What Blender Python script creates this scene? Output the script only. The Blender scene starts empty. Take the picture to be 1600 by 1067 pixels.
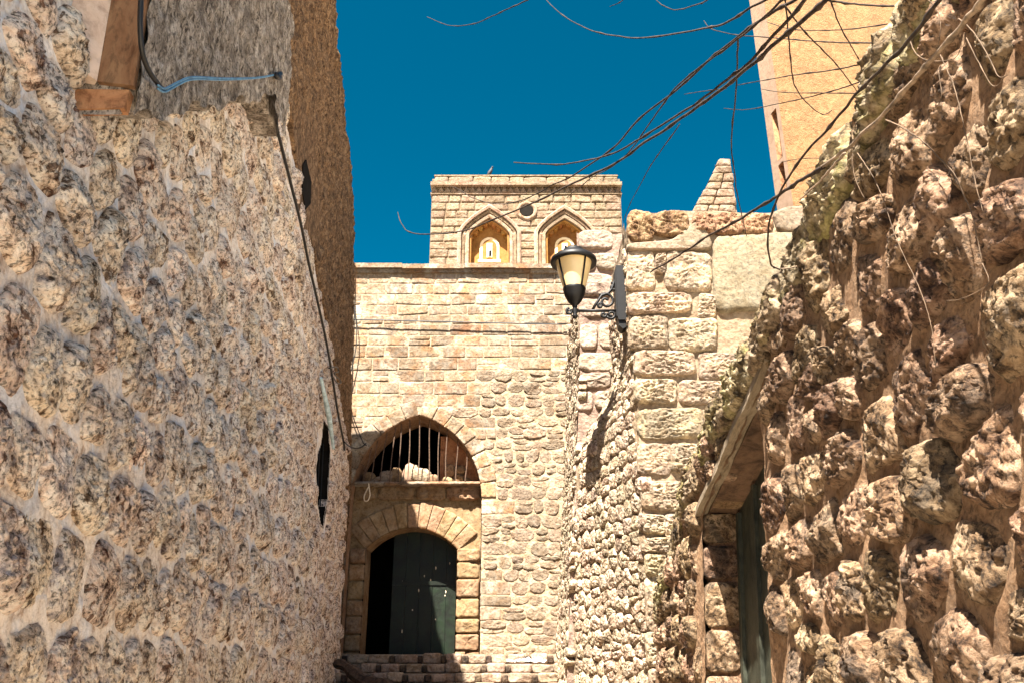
import bpy, math, random
import numpy as np

scene = bpy.context.scene
# ------------------------------------------------------------------ camera, sky, sun, exposure
PITCH = math.radians(21.0)
EZ = 1.6                                   # eye height above the alley floor
cam_d = bpy.data.cameras.new("camera")
cam_d.lens = 30.0
cam_d.sensor_width = 36.0
cam_d.clip_start = 0.05
cam_d.clip_end = 2000.0
cam = bpy.data.objects.new("camera", cam_d)
scene.collection.objects.link(cam)
cam.location = (0, 0, EZ)
cam.rotation_euler = (math.pi / 2 + PITCH, 0, 0)
scene.camera = cam

SUN = np.array([-0.16, -0.47, 0.86])        # direction towards the sun
SUN = SUN / np.linalg.norm(SUN)
SUN_ELEV = math.asin(SUN[2])
SUN_ROT = math.atan2(SUN[0], SUN[1])
world = bpy.data.worlds.new("World")
scene.world = world
world.use_nodes = True
wn, wl = world.node_tree.nodes, world.node_tree.links
wn.clear()
w_out = wn.new("ShaderNodeOutputWorld")
w_bg = wn.new("ShaderNodeBackground")
w_sky = wn.new("ShaderNodeTexSky")
w_sky.sky_type = 'NISHITA'
w_sky.sun_disc = False
w_sky.sun_elevation = SUN_ELEV
w_sky.sun_rotation = SUN_ROT
w_sky.altitude = 0.0
w_sky.air_density = 0.22
w_sky.dust_density = 1.2
w_sky.ozone_density = 3.0
w_hsv = wn.new("ShaderNodeHueSaturation")
w_hsv.inputs['Hue'].default_value = 0.462
w_hsv.inputs['Saturation'].default_value = 1.95
w_bg.inputs['Strength'].default_value = 0.05
wl.new(w_sky.outputs[0], w_hsv.inputs['Color'])
wl.new(w_hsv.outputs[0], w_bg.inputs['Color'])
wl.new(w_bg.outputs[0], w_out.inputs['Surface'])

sun_d = bpy.data.lights.new("sun", 'SUN')
sun_d.energy = 5.0
sun_d.angle = math.radians(0.5)
sun_d.color = (1.0, 0.93, 0.83)
sun = bpy.data.objects.new("sun", sun_d)
scene.collection.objects.link(sun)
from mathutils import Vector
sun.rotation_euler = Vector(SUN).to_track_quat('Z', 'Y').to_euler()
sun.location = (0, 0, 30)

scene.view_settings.view_transform = 'Standard'
scene.view_settings.look = 'None'
scene.view_settings.gamma = 1.0
scene.view_settings.use_curve_mapping = False
scene.view_settings.exposure = 2.92
scene.render.engine = 'CYCLES'
scene.cycles.max_bounces = 6
scene.cycles.diffuse_bounces = 4

rng = np.random.default_rng(7)
random.seed(7)
COL = scene.collection.objects

# ------------------------------------------------------------------ helpers: rays, noise
F = 1333.33


def ray(u, v):
    dx = (u - 800.0) / F
    du = (533.5 - v) / F
    return np.array([dx, math.cos(PITCH) - du * math.sin(PITCH), math.sin(PITCH) + du * math.cos(PITCH)])


EYE = np.array([0, 0, EZ])


def at_y(u, v, y):
    r = ray(u, v)
    return EYE + r * (y / r[1])


def at_plane(u, v, O, N):
    r = ray(u, v)
    k = np.dot(np.asarray(O) - EYE, N) / np.dot(r, N)
    return EYE + r * k


def project(P):
    P = np.asarray(P) - EYE
    c, s = math.cos(PITCH), math.sin(PITCH)
    d = P[1] * c + P[2] * s
    up = -P[1] * s + P[2] * c
    return 800 + F * P[0] / d, 533.5 - F * up / d, d


_perm = np.random.default_rng(3).permutation(256).astype(np.int32)
_perm = np.concatenate([_perm, _perm, _perm])
_grad = np.array([[1, 1, 0], [-1, 1, 0], [1, -1, 0], [-1, -1, 0], [1, 0, 1], [-1, 0, 1], [1, 0, -1], [-1, 0, -1],
                  [0, 1, 1], [0, -1, 1], [0, 1, -1], [0, -1, -1], [1, 1, 0], [-1, 1, 0], [0, -1, 1], [0, -1, -1]], float)


def perlin(p):
    p = np.asarray(p, float)
    i = np.floor(p).astype(np.int64)
    f = p - i
    i &= 255
    w = f * f * f * (f * (f * 6 - 15) + 10)
    x, y, z = i[..., 0], i[..., 1], i[..., 2]
    out = 0.0
    for dx in (0, 1):
        wx = w[..., 0] if dx else 1 - w[..., 0]
        for dy in (0, 1):
            wy = w[..., 1] if dy else 1 - w[..., 1]
            for dz in (0, 1):
                wz = w[..., 2] if dz else 1 - w[..., 2]
                h = _perm[_perm[_perm[(x + dx) & 255] + ((y + dy) & 255)] + ((z + dz) & 255)] & 15
                g = _grad[h]
                dot = g[..., 0] * (f[..., 0] - dx) + g[..., 1] * (f[..., 1] - dy) + g[..., 2] * (f[..., 2] - dz)
                out = out + wx * wy * wz * dot
    return out


def fbm(p, octs=4, ridged=False, gain=0.5):
    s, a, t = 0.0, 1.0, 0.0
    p = np.asarray(p, float)
    for _ in range(octs):
        n = perlin(p)
        if ridged:
            n = 1 - 2.2 * np.abs(n)
        s = s + a * n
        t += a
        a *= gain
        p = p * 2.03 + 17.3
    return s / t


# ------------------------------------------------------------------ helpers: meshes and objects
def mesh_from(name, verts, quads=None, tris=None, smooth=True):
    me = bpy.data.meshes.new(name)
    verts = np.asarray(verts, np.float32)
    me.vertices.add(len(verts))
    me.vertices.foreach_set("co", verts.ravel())
    q = np.asarray(quads if quads is not None else np.zeros((0, 4)), np.int32).reshape(-1, 4)
    t = np.asarray(tris if tris is not None else np.zeros((0, 3)), np.int32).reshape(-1, 3)
    loops = np.concatenate([q.ravel(), t.ravel()])
    me.loops.add(len(loops))
    me.loops.foreach_set("vertex_index", loops)
    me.polygons.add(len(q) + len(t))
    starts = np.concatenate([np.arange(len(q)) * 4, len(q) * 4 + np.arange(len(t)) * 3])
    me.polygons.foreach_set("loop_start", starts.astype(np.int32))
    me.polygons.foreach_set("use_smooth", np.full(len(q) + len(t), smooth))
    me.update(calc_edges=True)
    return me


def link(name, me, mat, parent=None, center=True):
    """one mesh object; its origin goes to the middle of its vertices"""
    n = len(me.vertices)
    co = np.empty(n * 3, np.float32)
    me.vertices.foreach_get("co", co)
    co = co.reshape(-1, 3)
    c = (co.min(0) + co.max(0)) / 2 if center else np.zeros(3, np.float32)
    me.vertices.foreach_set("co", (co - c).astype(np.float32).ravel())
    o = bpy.data.objects.new(name, me)
    COL.link(o)
    if mat is not None:
        me.materials.append(mat)
    if parent is not None:
        o.parent = parent
        pl = np.zeros(3)
        q = parent
        while q is not None:
            pl = pl + np.array(q.location)
            q = q.parent
        c = c - pl
    o.location = [float(x) for x in c]
    return o


def tag(o, label=None, cat=None, group=None, kind=None):
    if label: o['label'] = label
    if cat and not kind: kind = 'thing'
    if cat: o['category'] = cat
    if group: o['group'] = group
    if kind: o['kind'] = kind
    return o


def thing(name, loc, label, cat, group=None):
    o = bpy.data.objects.new(name, None)
    COL.link(o)
    o.location = [float(x) for x in loc]
    o.empty_display_size = 0.1
    return tag(o, label, cat, group)


class MB:
    """collects simple solids into one mesh"""
    def __init__(self):
        self.v, self.q, self.t, self.n = [], [], [], 0

    def add(self, v, q=(), t=()):
        v = np.asarray(v, float)
        if len(q): self.q.append(np.asarray(q, int) + self.n)
        if len(t): self.t.append(np.asarray(t, int) + self.n)
        self.v.append(v)
        self.n += len(v)
        return self

    def box(self, a, b, bevel=0.0):
        a, b = np.minimum(a, b), np.maximum(a, b)
        v = [(x, y, z) for x in (a[0], b[0]) for y in (a[1], b[1]) for z in (a[2], b[2])]
        return self.hexa(v)

    def hexa(self, v):
        # v ordered (x,y,z) bits
        return self.add(v, [(0, 1, 3, 2), (4, 6, 7, 5), (0, 4, 5, 1), (2, 3, 7, 6), (0, 2, 6, 4), (1, 5, 7, 3)])

    def tube(self, pts, rad, k=8, cap=True):
        pts = np.asarray(pts, float)
        rad = np.broadcast_to(np.asarray(rad, float), (len(pts),))
        T = np.gradient(pts, axis=0)
        T /= np.linalg.norm(T, axis=1)[:, None] + 1e-9
        up = np.array([0, 0, 1.0])
        if abs(T[0] @ up) > .9: up = np.array([1.0, 0, 0])
        rings = []
        A = np.cross(T[0], up); A /= np.linalg.norm(A)
        for i in range(len(pts)):
            A = A - T[i] * (A @ T[i]); A /= np.linalg.norm(A) + 1e-9
            B = np.cross(T[i], A)
            th = np.arange(k) * 2 * math.pi / k
            rings.append(pts[i] + rad[i] * (np.cos(th)[:, None] * A + np.sin(th)[:, None] * B))
        v = np.concatenate(rings)
        q = []
        for i in range(len(pts) - 1):
            for j in range(k):
                q.append((i * k + j, i * k + (j + 1) % k, (i + 1) * k + (j + 1) % k, (i + 1) * k + j))
        t = []
        if cap:
            v = np.concatenate([v, pts[:1], pts[-1:]])
            m = len(pts) * k
            for j in range(k):
                t.append((m, (j + 1) % k, j))
                t.append((m + 1, (len(pts) - 1) * k + j, (len(pts) - 1) * k + (j + 1) % k))
        return self.add(v, q, t)

    def lathe(self, prof, c, k=32):
        prof = np.asarray(prof, float)
        th = np.arange(k) * 2 * math.pi / k
        v = np.concatenate([np.stack([c[0] + r * np.cos(th), c[1] + r * np.sin(th), np.full(k, c[2] + z)], 1) for r, z in prof])
        q = [(i * k + j, i * k + (j + 1) % k, (i + 1) * k + (j + 1) % k, (i + 1) * k + j)
             for i in range(len(prof) - 1) for j in range(k)]
        return self.add(v, q)

    def prism(self, front, back):
        """two matching outlines joined by sides, both faces fanned from their middle"""
        front, back = np.asarray(front, float), np.asarray(back, float)
        n = len(front)
        v = np.concatenate([front, back, front.mean(0)[None], back.mean(0)[None]])
        q = [(i, (i + 1) % n, n + (i + 1) % n, n + i) for i in range(n)]
        t = [(2 * n, (i + 1) % n, i) for i in range(n)] + [(2 * n + 1, n + i, n + (i + 1) % n) for i in range(n)]
        return self.add(v, q, t)

    def build(self, name, mat, parent=None, smooth=False):
        v = np.concatenate(self.v)
        q = np.concatenate(self.q) if self.q else None
        t = np.concatenate(self.t) if self.t else None
        return link(name, mesh_from(name, v, q, t, smooth), mat, parent)


def grid_quads(nu, nv):
    i, j = np.meshgrid(np.arange(nu - 1), np.arange(nv - 1), indexing='ij')
    a = i * nv + j
    return np.stack([a, a + nv, a + nv + 1, a + 1], -1).reshape(-1, 4)


class Patch:
    """a wall face: s along it, t up it, n out of it, all in metres"""
    def __init__(self, O, S, T):
        self.O = np.asarray(O, float)
        self.S = np.asarray(S, float); self.S = self.S / np.linalg.norm(self.S)
        self.T = np.asarray(T, float)
        self.N = np.cross(self.S, self.T); self.N /= np.linalg.norm(self.N)

    def map(self, p):
        p = np.asarray(p, float)
        return self.O + p[..., :1] * self.S + p[..., 1:2] * self.T + p[..., 2:3] * self.N

    def st(self, u, v, n=0.0):
        """a picture point carried onto this face"""
        P = at_plane(u, v, self.O + n * self.N, self.N) - self.O - n * self.N
        A = np.stack([self.S, self.T], 1)
        return np.linalg.lstsq(A, P, rcond=None)[0]


# ------------------------------------------------------------------ stones
_topo = {}


def topo(K, R):
    if (K, R) not in _topo:
        q = np.array([(1 + i * K + j, 1 + i * K + (j + 1) % K, 1 + (i + 1) * K + (j + 1) % K, 1 + (i + 1) * K + j)
                      for i in range(R - 1) for j in range(K)][::1], int)
        q = q[:, ::-1]
        t = np.array([(0, 1 + j, 1 + (j + 1) % K) for j in range(K)], int)
        _topo[(K, R)] = (q, t)
    return _topo[(K, R)]


def chaikin(p, n=1, w=0.25):
    for _ in range(n):
        a, b = p, np.roll(p, -1, 0)
        p = np.stack([a * (1 - w) + b * w, a * w + b * (1 - w)], 1).reshape(-1, 2)
    return p


def resample(p, K):
    q = np.concatenate([p, p[:1]])
    d = np.concatenate([[0], np.cumsum(np.linalg.norm(np.diff(q, axis=0), axis=1))])
    x = np.arange(K) * d[-1] / K
    return np.stack([np.interp(x, d, q[:, 0]), np.interp(x, d, q[:, 1])], 1)


def shrink(p, gap):
    """move a convex outline inwards by about gap/2 on each side"""
    c = p.mean(0)
    e = p - c
    ext = np.abs(e).max(0)
    k = np.maximum(1 - np.asarray(gap) / 2 / np.maximum(ext, 1e-4), 0.35)
    return c + e * k


def stone_st(poly, H, K=24, R=6, a=4.0, b=0.55, base=0.0, depth=0.08, rough=0.5, freq=9.0, edge=0.03, facets=4,
             tilt=0.15, octs=4, streak=1.0):
    """a rough stone over an outline in (s,t): returns vertices in (s,t,n)"""
    bd = resample(poly, K)
    c = bd.mean(0)
    sz = np.linalg.norm(bd - c, axis=1).mean()
    off = rng.uniform(0, 200, 3)
    rad = bd - c
    nz = fbm(np.concatenate([bd * freq * .6, np.zeros((K, 1))], 1) + off, 3)
    rad = rad * (1 + edge * 3 * nz)[:, None]
    rho = 1 - (1 - np.arange(1, R + 1) / R) ** 1.5
    rho[-1] = 1
    pts = np.concatenate([c[None]] + [c + r * rad for r in rho])
    rr = np.concatenate([[0]] + [np.full(K, r) for r in rho])
    h = (1 - np.minimum(rr, 1) ** a) ** b
    rel = (pts - c) / sz
    for _ in range(facets):
        th = rng.uniform(0, 2 * math.pi)
        sl = rng.uniform(.15, .75)
        hh = rng.uniform(.8, 1.15) - sl * (rel[:, 0] * math.cos(th) + rel[:, 1] * math.sin(th)) * 1.0
        h = np.minimum(h, np.maximum(hh, 0))
    h = h * H + tilt * H * (rel @ rng.uniform(-1, 1, 2)) * (1 - rr ** 4)
    p3 = np.concatenate([pts, h[:, None]], 1) * np.array([freq, freq / streak, freq]) + off
    n1 = fbm(p3, octs, True, .62)
    n2 = fbm(p3 * 2.3 + 31, octs, False, .6)
    fall = np.clip(1.25 - rr ** 6, 0.25, 1)
    h = h + H * rough * (0.65 * (n1 - .3) + 0.75 * n2) * fall
    k = sz * .09 * rough
    pts = pts + np.stack([fbm(p3 + 51, 2), fbm(p3 + 77, 2)], 1) * k * fall[:, None]
    v = np.concatenate([pts, (base + h)[:, None]], 1)
    last = v[-K:].copy()
    last[:, 2] = -depth
    v = np.concatenate([v, last])
    return v


def stone_mesh(name, mapf, v, K, R):
    q, t = topo(K, R + 1)
    return mesh_from(name, mapf(v), q, t, True)


def clip(poly, p, n):
    """keep the side of a convex outline where (x-p).n <= 0"""
    d = (poly - p) @ n
    out = []
    m = len(poly)
    for i in range(m):
        j = (i + 1) % m
        if d[i] <= 0: out.append(poly[i])
        if (d[i] <= 0) != (d[j] <= 0):
            out.append(poly[i] + (poly[j] - poly[i]) * d[i] / (d[i] - d[j]))
    return np.array(out) if len(out) > 2 else None


def rubble_layout(s0, s1, t0, t1, w, h, jit=0.3, gapv=0.3):
    """centres of roughly coursed rubble, and the cell of each"""
    pts = []
    t = t0
    while t < t1 + h:
        rh = h * rng.uniform(.75, 1.3)
        s = s0 - rng.uniform(0, w)
        while s < s1 + w:
            ww = w * rng.uniform(.6, 1.5)
            if rng.random() < .12:
                pts.append((s + ww / 2, t + rh * .27)); pts.append((s + ww / 2 + rng.normal(0, .1) * ww, t + rh * .76))
            else:
                pts.append((s + ww / 2, t + rh / 2 + rng.normal(0, jit) * rh * .5))
            s += ww
        t += rh
    pts = np.array(pts)
    cells = []
    for i, p in enumerate(pts):
        d = pts - p
        dd = np.hypot(d[:, 0], d[:, 1])
        near = np.argsort(dd)[1:15]
        poly = np.array([(p[0] - w, p[1] - h), (p[0] + w, p[1] - h), (p[0] + w, p[1] + h), (p[0] - w, p[1] + h)])
        for j in near:
            m = d[j].copy()
            # boundaries between stones lean towards courses
            nn = np.array([m[0] * h / w, m[1] * w / h])
            poly = clip(poly, p + m / 2, nn)
            if poly is None: break
        cells.append(poly)
    return pts, cells


def pixel_area(P, N, area):
    u, v, d = project(P)
    if d < .3: return 0, False
    view = (EYE - P) / np.linalg.norm(EYE - P)
    cosv = max(0.02, float(np.dot(view, N)))
    a = area * cosv * (F / d) ** 2
    vis = -60 < u < 1660 and -60 < v < 1127
    return a, vis


def join_meshes(list_v, list_q, list_t):
    n = 0
    V, Q, T = [], [], []
    for v, q, t in zip(list_v, list_q, list_t):
        V.append(v); Q.append(q + n); T.append(t + n)
        n += len(v)
    return np.concatenate(V), np.concatenate(Q), np.concatenate(T)


def lay_stones(parent, mapf, normal, polys, mat, name="stone", limit=300, H=(.06, .1), gap=.04, rnd=2, dens=3.0, rest_name="small_stones", **kw):
    """build one stone per outline: the 300 that show largest as parts, the others joined"""
    items = []
    for poly in polys:
        if poly is None or len(poly) < 3: continue
        e = poly.max(0) - poly.min(0)
        if min(e) < .035: continue
        poly = shrink(poly, gap)
        c = poly.mean(0)
        P = mapf(np.array([[c[0], c[1], 0.05]]))[0]
        N = normal(c) if callable(normal) else normal
        area = 0.5 * abs(np.dot(poly[:, 0], np.roll(poly[:, 1], 1)) - np.dot(poly[:, 1], np.roll(poly[:, 0], 1)))
        a, vis = pixel_area(P, N, area)
        items.append((a if vis else a * 1e-4, vis, poly, area, project(P)[2]))
    items.sort(key=lambda x: -x[0])
    rest = ([], [], [])
    for i, (a, vis, poly, area, d) in enumerate(items):
        px = math.sqrt(area) * F / max(d, .5)              # face-on size in picture pixels
        K = int(np.clip(px * 3.4 / dens, 14, 72)); R = int(np.clip(px / 2 / dens * .9, 3, 18))
        if not vis: K, R = 14, 3
        if rnd: poly = chaikin(poly, rnd)
        v = stone_st(poly, rng.uniform(*H), K, R, **kw)
        if i < limit and vis:
            link(name, stone_mesh(name, mapf, v, K, R), mat(i) if callable(mat) else mat, parent)
        else:
            q, t = topo(K, R + 1)
            rest[0].append(mapf(v)); rest[1].append(q); rest[2].append(t)
    if rest[0]:
        V, Q, T = join_meshes(*rest)
        o = link(rest_name, mesh_from(rest_name, V, Q, T, True), mat(0) if callable(mat) else mat, parent)
        o['kind'] = 'stuff'


def profile_grid(fn, s0, s1, tb, tt, ds, dt, disp=None, hole=None):
    """a sheet over s in [s0,s1], t between the profiles tb(s), tt(s)"""
    nu = max(2, int((s1 - s0) / ds) + 1)
    s = np.linspace(s0, s1, nu)
    b = np.array([tb(x) for x in s]); t = np.array([tt(x) for x in s])
    nv = max(2, int((t - b).max() / dt) + 1)
    k = np.linspace(0, 1, nv)
    S = np.repeat(s[:, None], nv, 1)
    T = b[:, None] + (t - b)[:, None] * k[None]
    st = np.stack([S, T], -1).reshape(-1, 2)
    n = disp(st) if disp is not None else np.zeros(len(st))
    q = grid_quads(nu, nv)
    if hole is not None:
        c = st[q].mean(1)
        q = q[~hole(c)]
    return fn(np.concatenate([st, n[:, None]], 1)), q


# ------------------------------------------------------------------ materials
def node(nt, typ, **kw):
    n = nt.nodes.new(typ)
    for k, v in kw.items():
        if k in n.inputs: n.inputs[k].default_value = v
        else: setattr(n, k, v)
    return n


def ramp(nt, fac, stops):
    r = nt.nodes.new("ShaderNodeValToRGB")
    el = r.color_ramp.elements
    while len(el) < len(stops): el.new(0.5)
    for e, (p, c) in zip(el, stops):
        e.position = p
        e.color = (*c, 1) if len(c) == 3 else c
    nt.links.new(fac, r.inputs[0])
    return r.outputs[0]


def mixc(nt, fac, a, b, mode='MIX'):
    m = nt.nodes.new("ShaderNodeMix")
    m.data_type = 'RGBA'
    m.blend_type = mode
    if isinstance(fac, (int, float)): m.inputs[0].default_value = fac
    else: nt.links.new(fac, m.inputs[0])
    for idx, x in ((6, a), (7, b)):
        if isinstance(x, tuple): m.inputs[idx].default_value = (*x, 1)
        else: nt.links.new(x, m.inputs[idx])
    return m.outputs[2]


def g(x): return (x, x, x)


def stone_mat(name, dark, mid, light, scale=1.0, bump=0.8, pit=0.5, var=0.25, patch=None, patch_amt=0.5, stretch=(1, 1, 1),
              pos=(.36, .47, .6), dist=0.02, rough=0.92, patch2=None, hue=0.012, p2=(2.2, .54, .66, .85)):
    m = bpy.data.materials.new(name)
    m.use_nodes = True
    nt = m.node_tree
    L = nt.links
    bsdf = nt.nodes["Principled BSDF"]
    bsdf.inputs["Roughness"].default_value = rough
    bsdf.inputs["Specular IOR Level"].default_value = 0.25
    geo = node(nt, "ShaderNodeNewGeometry")
    mp = node(nt, "ShaderNodeMapping")
    mp.inputs["Scale"].default_value = stretch
    L.new(geo.outputs["Position"], mp.inputs[0])
    P = mp.outputs[0]

    def noise(sc, det=8.0, ro=.6, dis=0.0):
        n = node(nt, "ShaderNodeTexNoise")
        n.inputs["Scale"].default_value = sc * scale
        n.inputs["Detail"].default_value = det
        n.inputs["Roughness"].default_value = ro
        n.inputs["Distortion"].default_value = dis
        L.new(P, n.inputs["Vector"])
        return n.outputs[0]
    big = noise(1.6, 4, .55)
    med = noise(9, 10, .68, .6)
    fine = noise(34, 8, .7, .4)
    col = ramp(nt, med, [(pos[0], dark), (pos[1], mid), (pos[2], light)])
    if patch is not None:
        pf = ramp(nt, noise(3.1, 6, .6, .8), [(.5, g(0)), (.62, g(patch_amt))])
        col = mixc(nt, pf, col, patch)
    if patch2 is not None:
        pf = ramp(nt, noise(p2[0], 7, .65, 1.2), [(p2[1], g(0)), (p2[2], g(p2[3]))])
        col = mixc(nt, pf, col, patch2)
    # weathered pits: dirt in the small hollows; high values also paint crevice shade
    pf = ramp(nt, fine, [(.39, g(1 - pit)), (.51, g(1))])
    col = mixc(nt, 1.0, col, pf, 'MULTIPLY')
    bg = ramp(nt, big, [(.3, g(1 - var)), (.7, g(1 + var * .3))])
    col = mixc(nt, 1.0, col, bg, 'MULTIPLY')
    oi = node(nt, "ShaderNodeObjectInfo")
    hs = node(nt, "ShaderNodeHueSaturation")
    mr = node(nt, "ShaderNodeMapRange")
    mr.inputs[3].default_value = 1 - var * .9
    mr.inputs[4].default_value = 1 + var * .45
    L.new(oi.outputs["Random"], mr.inputs[0])
    L.new(mr.outputs[0], hs.inputs["Value"])
    mr2 = node(nt, "ShaderNodeMapRange")
    mr2.inputs[3].default_value = .5 - hue
    mr2.inputs[4].default_value = .5 + hue
    wn_ = node(nt, "ShaderNodeTexWhiteNoise")
    wn_.noise_dimensions = '1D'
    L.new(oi.outputs["Random"], wn_.inputs["W"])
    L.new(wn_.outputs[0], mr2.inputs[0])
    L.new(mr2.outputs[0], hs.inputs["Hue"])
    L.new(col, hs.inputs["Color"])
    L.new(hs.outputs[0], bsdf.inputs["Base Color"])
    # relief
    vor = node(nt, "ShaderNodeTexVoronoi")
    vor.feature = 'F1'
    vor.inputs["Scale"].default_value = 22 * scale
    vor.inputs["Randomness"].default_value = 1
    L.new(P, vor.inputs["Vector"])

    def mth(op, a, b):
        n = node(nt, "ShaderNodeMath"); n.operation = op
        for k, x in enumerate((a, b)):
            if isinstance(x, (int, float)): n.inputs[k].default_value = x
            else: L.new(x, n.inputs[k])
        return n.outputs[0]
    hsum = mth('ADD', mth('MULTIPLY', med, 1.0), mth('MULTIPLY', fine, .55))
    hsum = mth('ADD', hsum, mth('MULTIPLY', vor.outputs["Distance"], .35))
    bp = node(nt, "ShaderNodeBump")
    bp.inputs["Strength"].default_value = bump
    bp.inputs["Distance"].default_value = dist / scale * 2
    L.new(hsum, bp.inputs["Height"])
    L.new(bp.outputs[0], bsdf.inputs["Normal"])
    return m


def plain_mat(name, col, rough=.5, metal=0.0, var=.2, scale=12, bump=.15, spec=.5, col2=None):
    m = bpy.data.materials.new(name)
    m.use_nodes = True
    nt = m.node_tree
    b = nt.nodes["Principled BSDF"]
    b.inputs["Roughness"].default_value = rough
    b.inputs["Metallic"].default_value = metal
    b.inputs["Specular IOR Level"].default_value = spec
    geo = node(nt, "ShaderNodeNewGeometry")
    n = node(nt, "ShaderNodeTexNoise", Scale=scale, Detail=8.0, Roughness=.65)
    nt.links.new(geo.outputs["Position"], n.inputs["Vector"])
    c2 = col2 or tuple(x * (1 - var * 1.6) for x in col)
    c = ramp(nt, n.outputs[0], [(.35, c2), (.65, tuple(min(1, x * (1 + var * .4)) for x in col))])
    nt.links.new(c, b.inputs["Base Color"])
    bp = node(nt, "ShaderNodeBump", Strength=bump, Distance=.01)
    nt.links.new(n.outputs[0], bp.inputs["Height"])
    nt.links.new(bp.outputs[0], b.inputs["Normal"])
    return m


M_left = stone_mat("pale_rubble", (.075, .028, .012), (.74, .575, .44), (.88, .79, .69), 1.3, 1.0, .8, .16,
                   patch=(.66, .69, .76), patch_amt=.3, patch2=(.13, .062, .03), p2=(8, .57, .62, .9))  # tone raised against the wall's shade; dark flecks paint shaded crevices
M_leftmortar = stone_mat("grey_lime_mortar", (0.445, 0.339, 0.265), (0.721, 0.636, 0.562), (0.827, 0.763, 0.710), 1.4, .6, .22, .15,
                         patch=(.60, .67, .80), patch_amt=.6)  # mortar colour lifted to make up for the shade here
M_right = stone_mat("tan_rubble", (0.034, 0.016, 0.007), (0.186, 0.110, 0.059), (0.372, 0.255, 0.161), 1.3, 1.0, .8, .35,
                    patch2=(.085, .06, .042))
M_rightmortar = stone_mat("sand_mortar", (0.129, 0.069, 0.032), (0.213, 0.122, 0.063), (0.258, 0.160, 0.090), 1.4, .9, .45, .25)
M_moss = stone_mat("mossy_coping", (0.047, 0.031, 0.016), (0.218, 0.156, 0.086), (0.390, 0.312, 0.203), 1.2, .95, .6, .3, patch=(.26, .23, .07), patch_amt=.6)
M_ashlar = stone_mat("limestone_ashlar", (0.137, 0.082, 0.041), (0.210, 0.148, 0.094), (0.256, 0.203, 0.147), .75, .5, .5, .30, patch=(.24, .12, .05), patch_amt=.75, patch2=(.42, .36, .27),
                     pos=(.3, .46, .6), hue=.006, dist=.012)
M_ashlar_rub = stone_mat("limestone_rubble", (0.119, 0.068, 0.035), (0.210, 0.151, 0.098), (0.265, 0.208, 0.152), 1.0, .6, .45, .32, pos=(.3, .46, .62), hue=.006)
M_ashmortar = stone_mat("lime_joint", (0.193, 0.121, 0.070), (0.282, 0.201, 0.133), (0.341, 0.258, 0.182), 1, .5, .3, .2)
M_niche = stone_mat("ochre_stone", (0.129, 0.067, 0.027), (0.218, 0.134, 0.069), (0.268, 0.184, 0.109), .8, .4, .35, .2, pos=(.3, .46, .62), dist=.012)
M_tower = stone_mat("tower_limestone", (0.118, 0.066, 0.032), (0.189, 0.131, 0.080), (0.236, 0.179, 0.126), .8, .5, .4, .2, pos=(.32, .48, .62))
M_towermortar = stone_mat("tower_joint", (0.097, 0.058, 0.030), (0.163, 0.108, 0.064), (0.218, 0.157, 0.097), 1, .5, .3, .2)
M_ochre = stone_mat("ochre_plaster", (0.208, 0.087, 0.019), (0.258, 0.115, 0.028), (0.288, 0.139, 0.038), .6, .2, .2, .15)
M_carved = stone_mat("carved_stone", (0.139, 0.078, 0.039), (0.233, 0.162, 0.105), (0.273, 0.208, 0.146), .8, .25, .3, .15)
M_pier = stone_mat("pier_blocks", (0.108, 0.062, 0.031), (0.213, 0.152, 0.097), (0.278, 0.219, 0.157), 1.1, .75, .5, .25, patch=(.62, .47, .28), patch_amt=.5, pos=(.3, .44, .6))
M_piermortar = stone_mat("pier_mortar", (0.178, 0.113, 0.066), (0.235, 0.165, 0.103), (0.271, 0.200, 0.132), 1, .6, .3, .2)
M_grey = stone_mat("grey_blocks", (0.129, 0.084, 0.058), (0.249, 0.185, 0.136), (0.328, 0.258, 0.197), 1.1, .6, .4, .22, pos=(.3, .45, .6))
M_greymortar = stone_mat("grey_mortar", (0.135, 0.092, 0.067), (0.201, 0.142, 0.101), (0.249, 0.184, 0.133), 1, .6, .3, .2)
M_side = stone_mat("rough_side_stone", (0.121, 0.068, 0.034), (0.373, 0.271, 0.179), (0.501, 0.408, 0.297), 1.3, 1.0, .8, .25)
M_render = stone_mat("cracked_render", (0.127, 0.090, 0.054), (0.166, 0.127, 0.083), (0.190, 0.151, 0.106), .8, .5, .45, .25, patch=(.24, .17, .11), patch_amt=.6)
M_brownrub = stone_mat("brown_rubble", (0.070, 0.031, 0.014), (0.203, 0.109, 0.055), (0.328, 0.211, 0.117), 1.2, .9, .55, .25)
M_stucco = stone_mat("grey_roughcast", (0.048, 0.036, 0.029), (0.320, 0.264, 0.224), (0.528, 0.464, 0.416), 2.2, 1.0, .75, .3, stretch=(1, 1, .6), patch=(.13, .095, .075), patch_amt=.7)
M_stucco_end = stone_mat("smooth_orange_render", (0.150, 0.071, 0.034), (0.247, 0.131, 0.068), (0.300, 0.173, 0.094), .8, .2, .35, .2, stretch=(1, 1, .4))
M_pale_end = stone_mat("pale_render", (.5, .38, .29), (.62, .49, .38), (.7, .57, .46), .8, .2, .2, .15)
M_corbel = stone_mat("brown_corbel", (.16, .07, .03), (.34, .17, .08), (.42, .23, .11), .8, .3, .3, .2)
M_brownwall = stone_mat("brown_roughcast", (0.043, 0.022, 0.008), (0.202, 0.112, 0.055), (0.360, 0.230, 0.130), 2.2, 1.0, .6, .25, stretch=(1, 1, .8), patch=(.07, .04, .02), patch_amt=.55)
M_cream = stone_mat("cream_roughcast", (0.168, 0.079, 0.027), (0.227, 0.120, 0.048), (0.252, 0.140, 0.061), 1.9, .9, .5, .18, pos=(.34, .46, .56), patch=(.36, .20, .09), patch_amt=.5)
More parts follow.
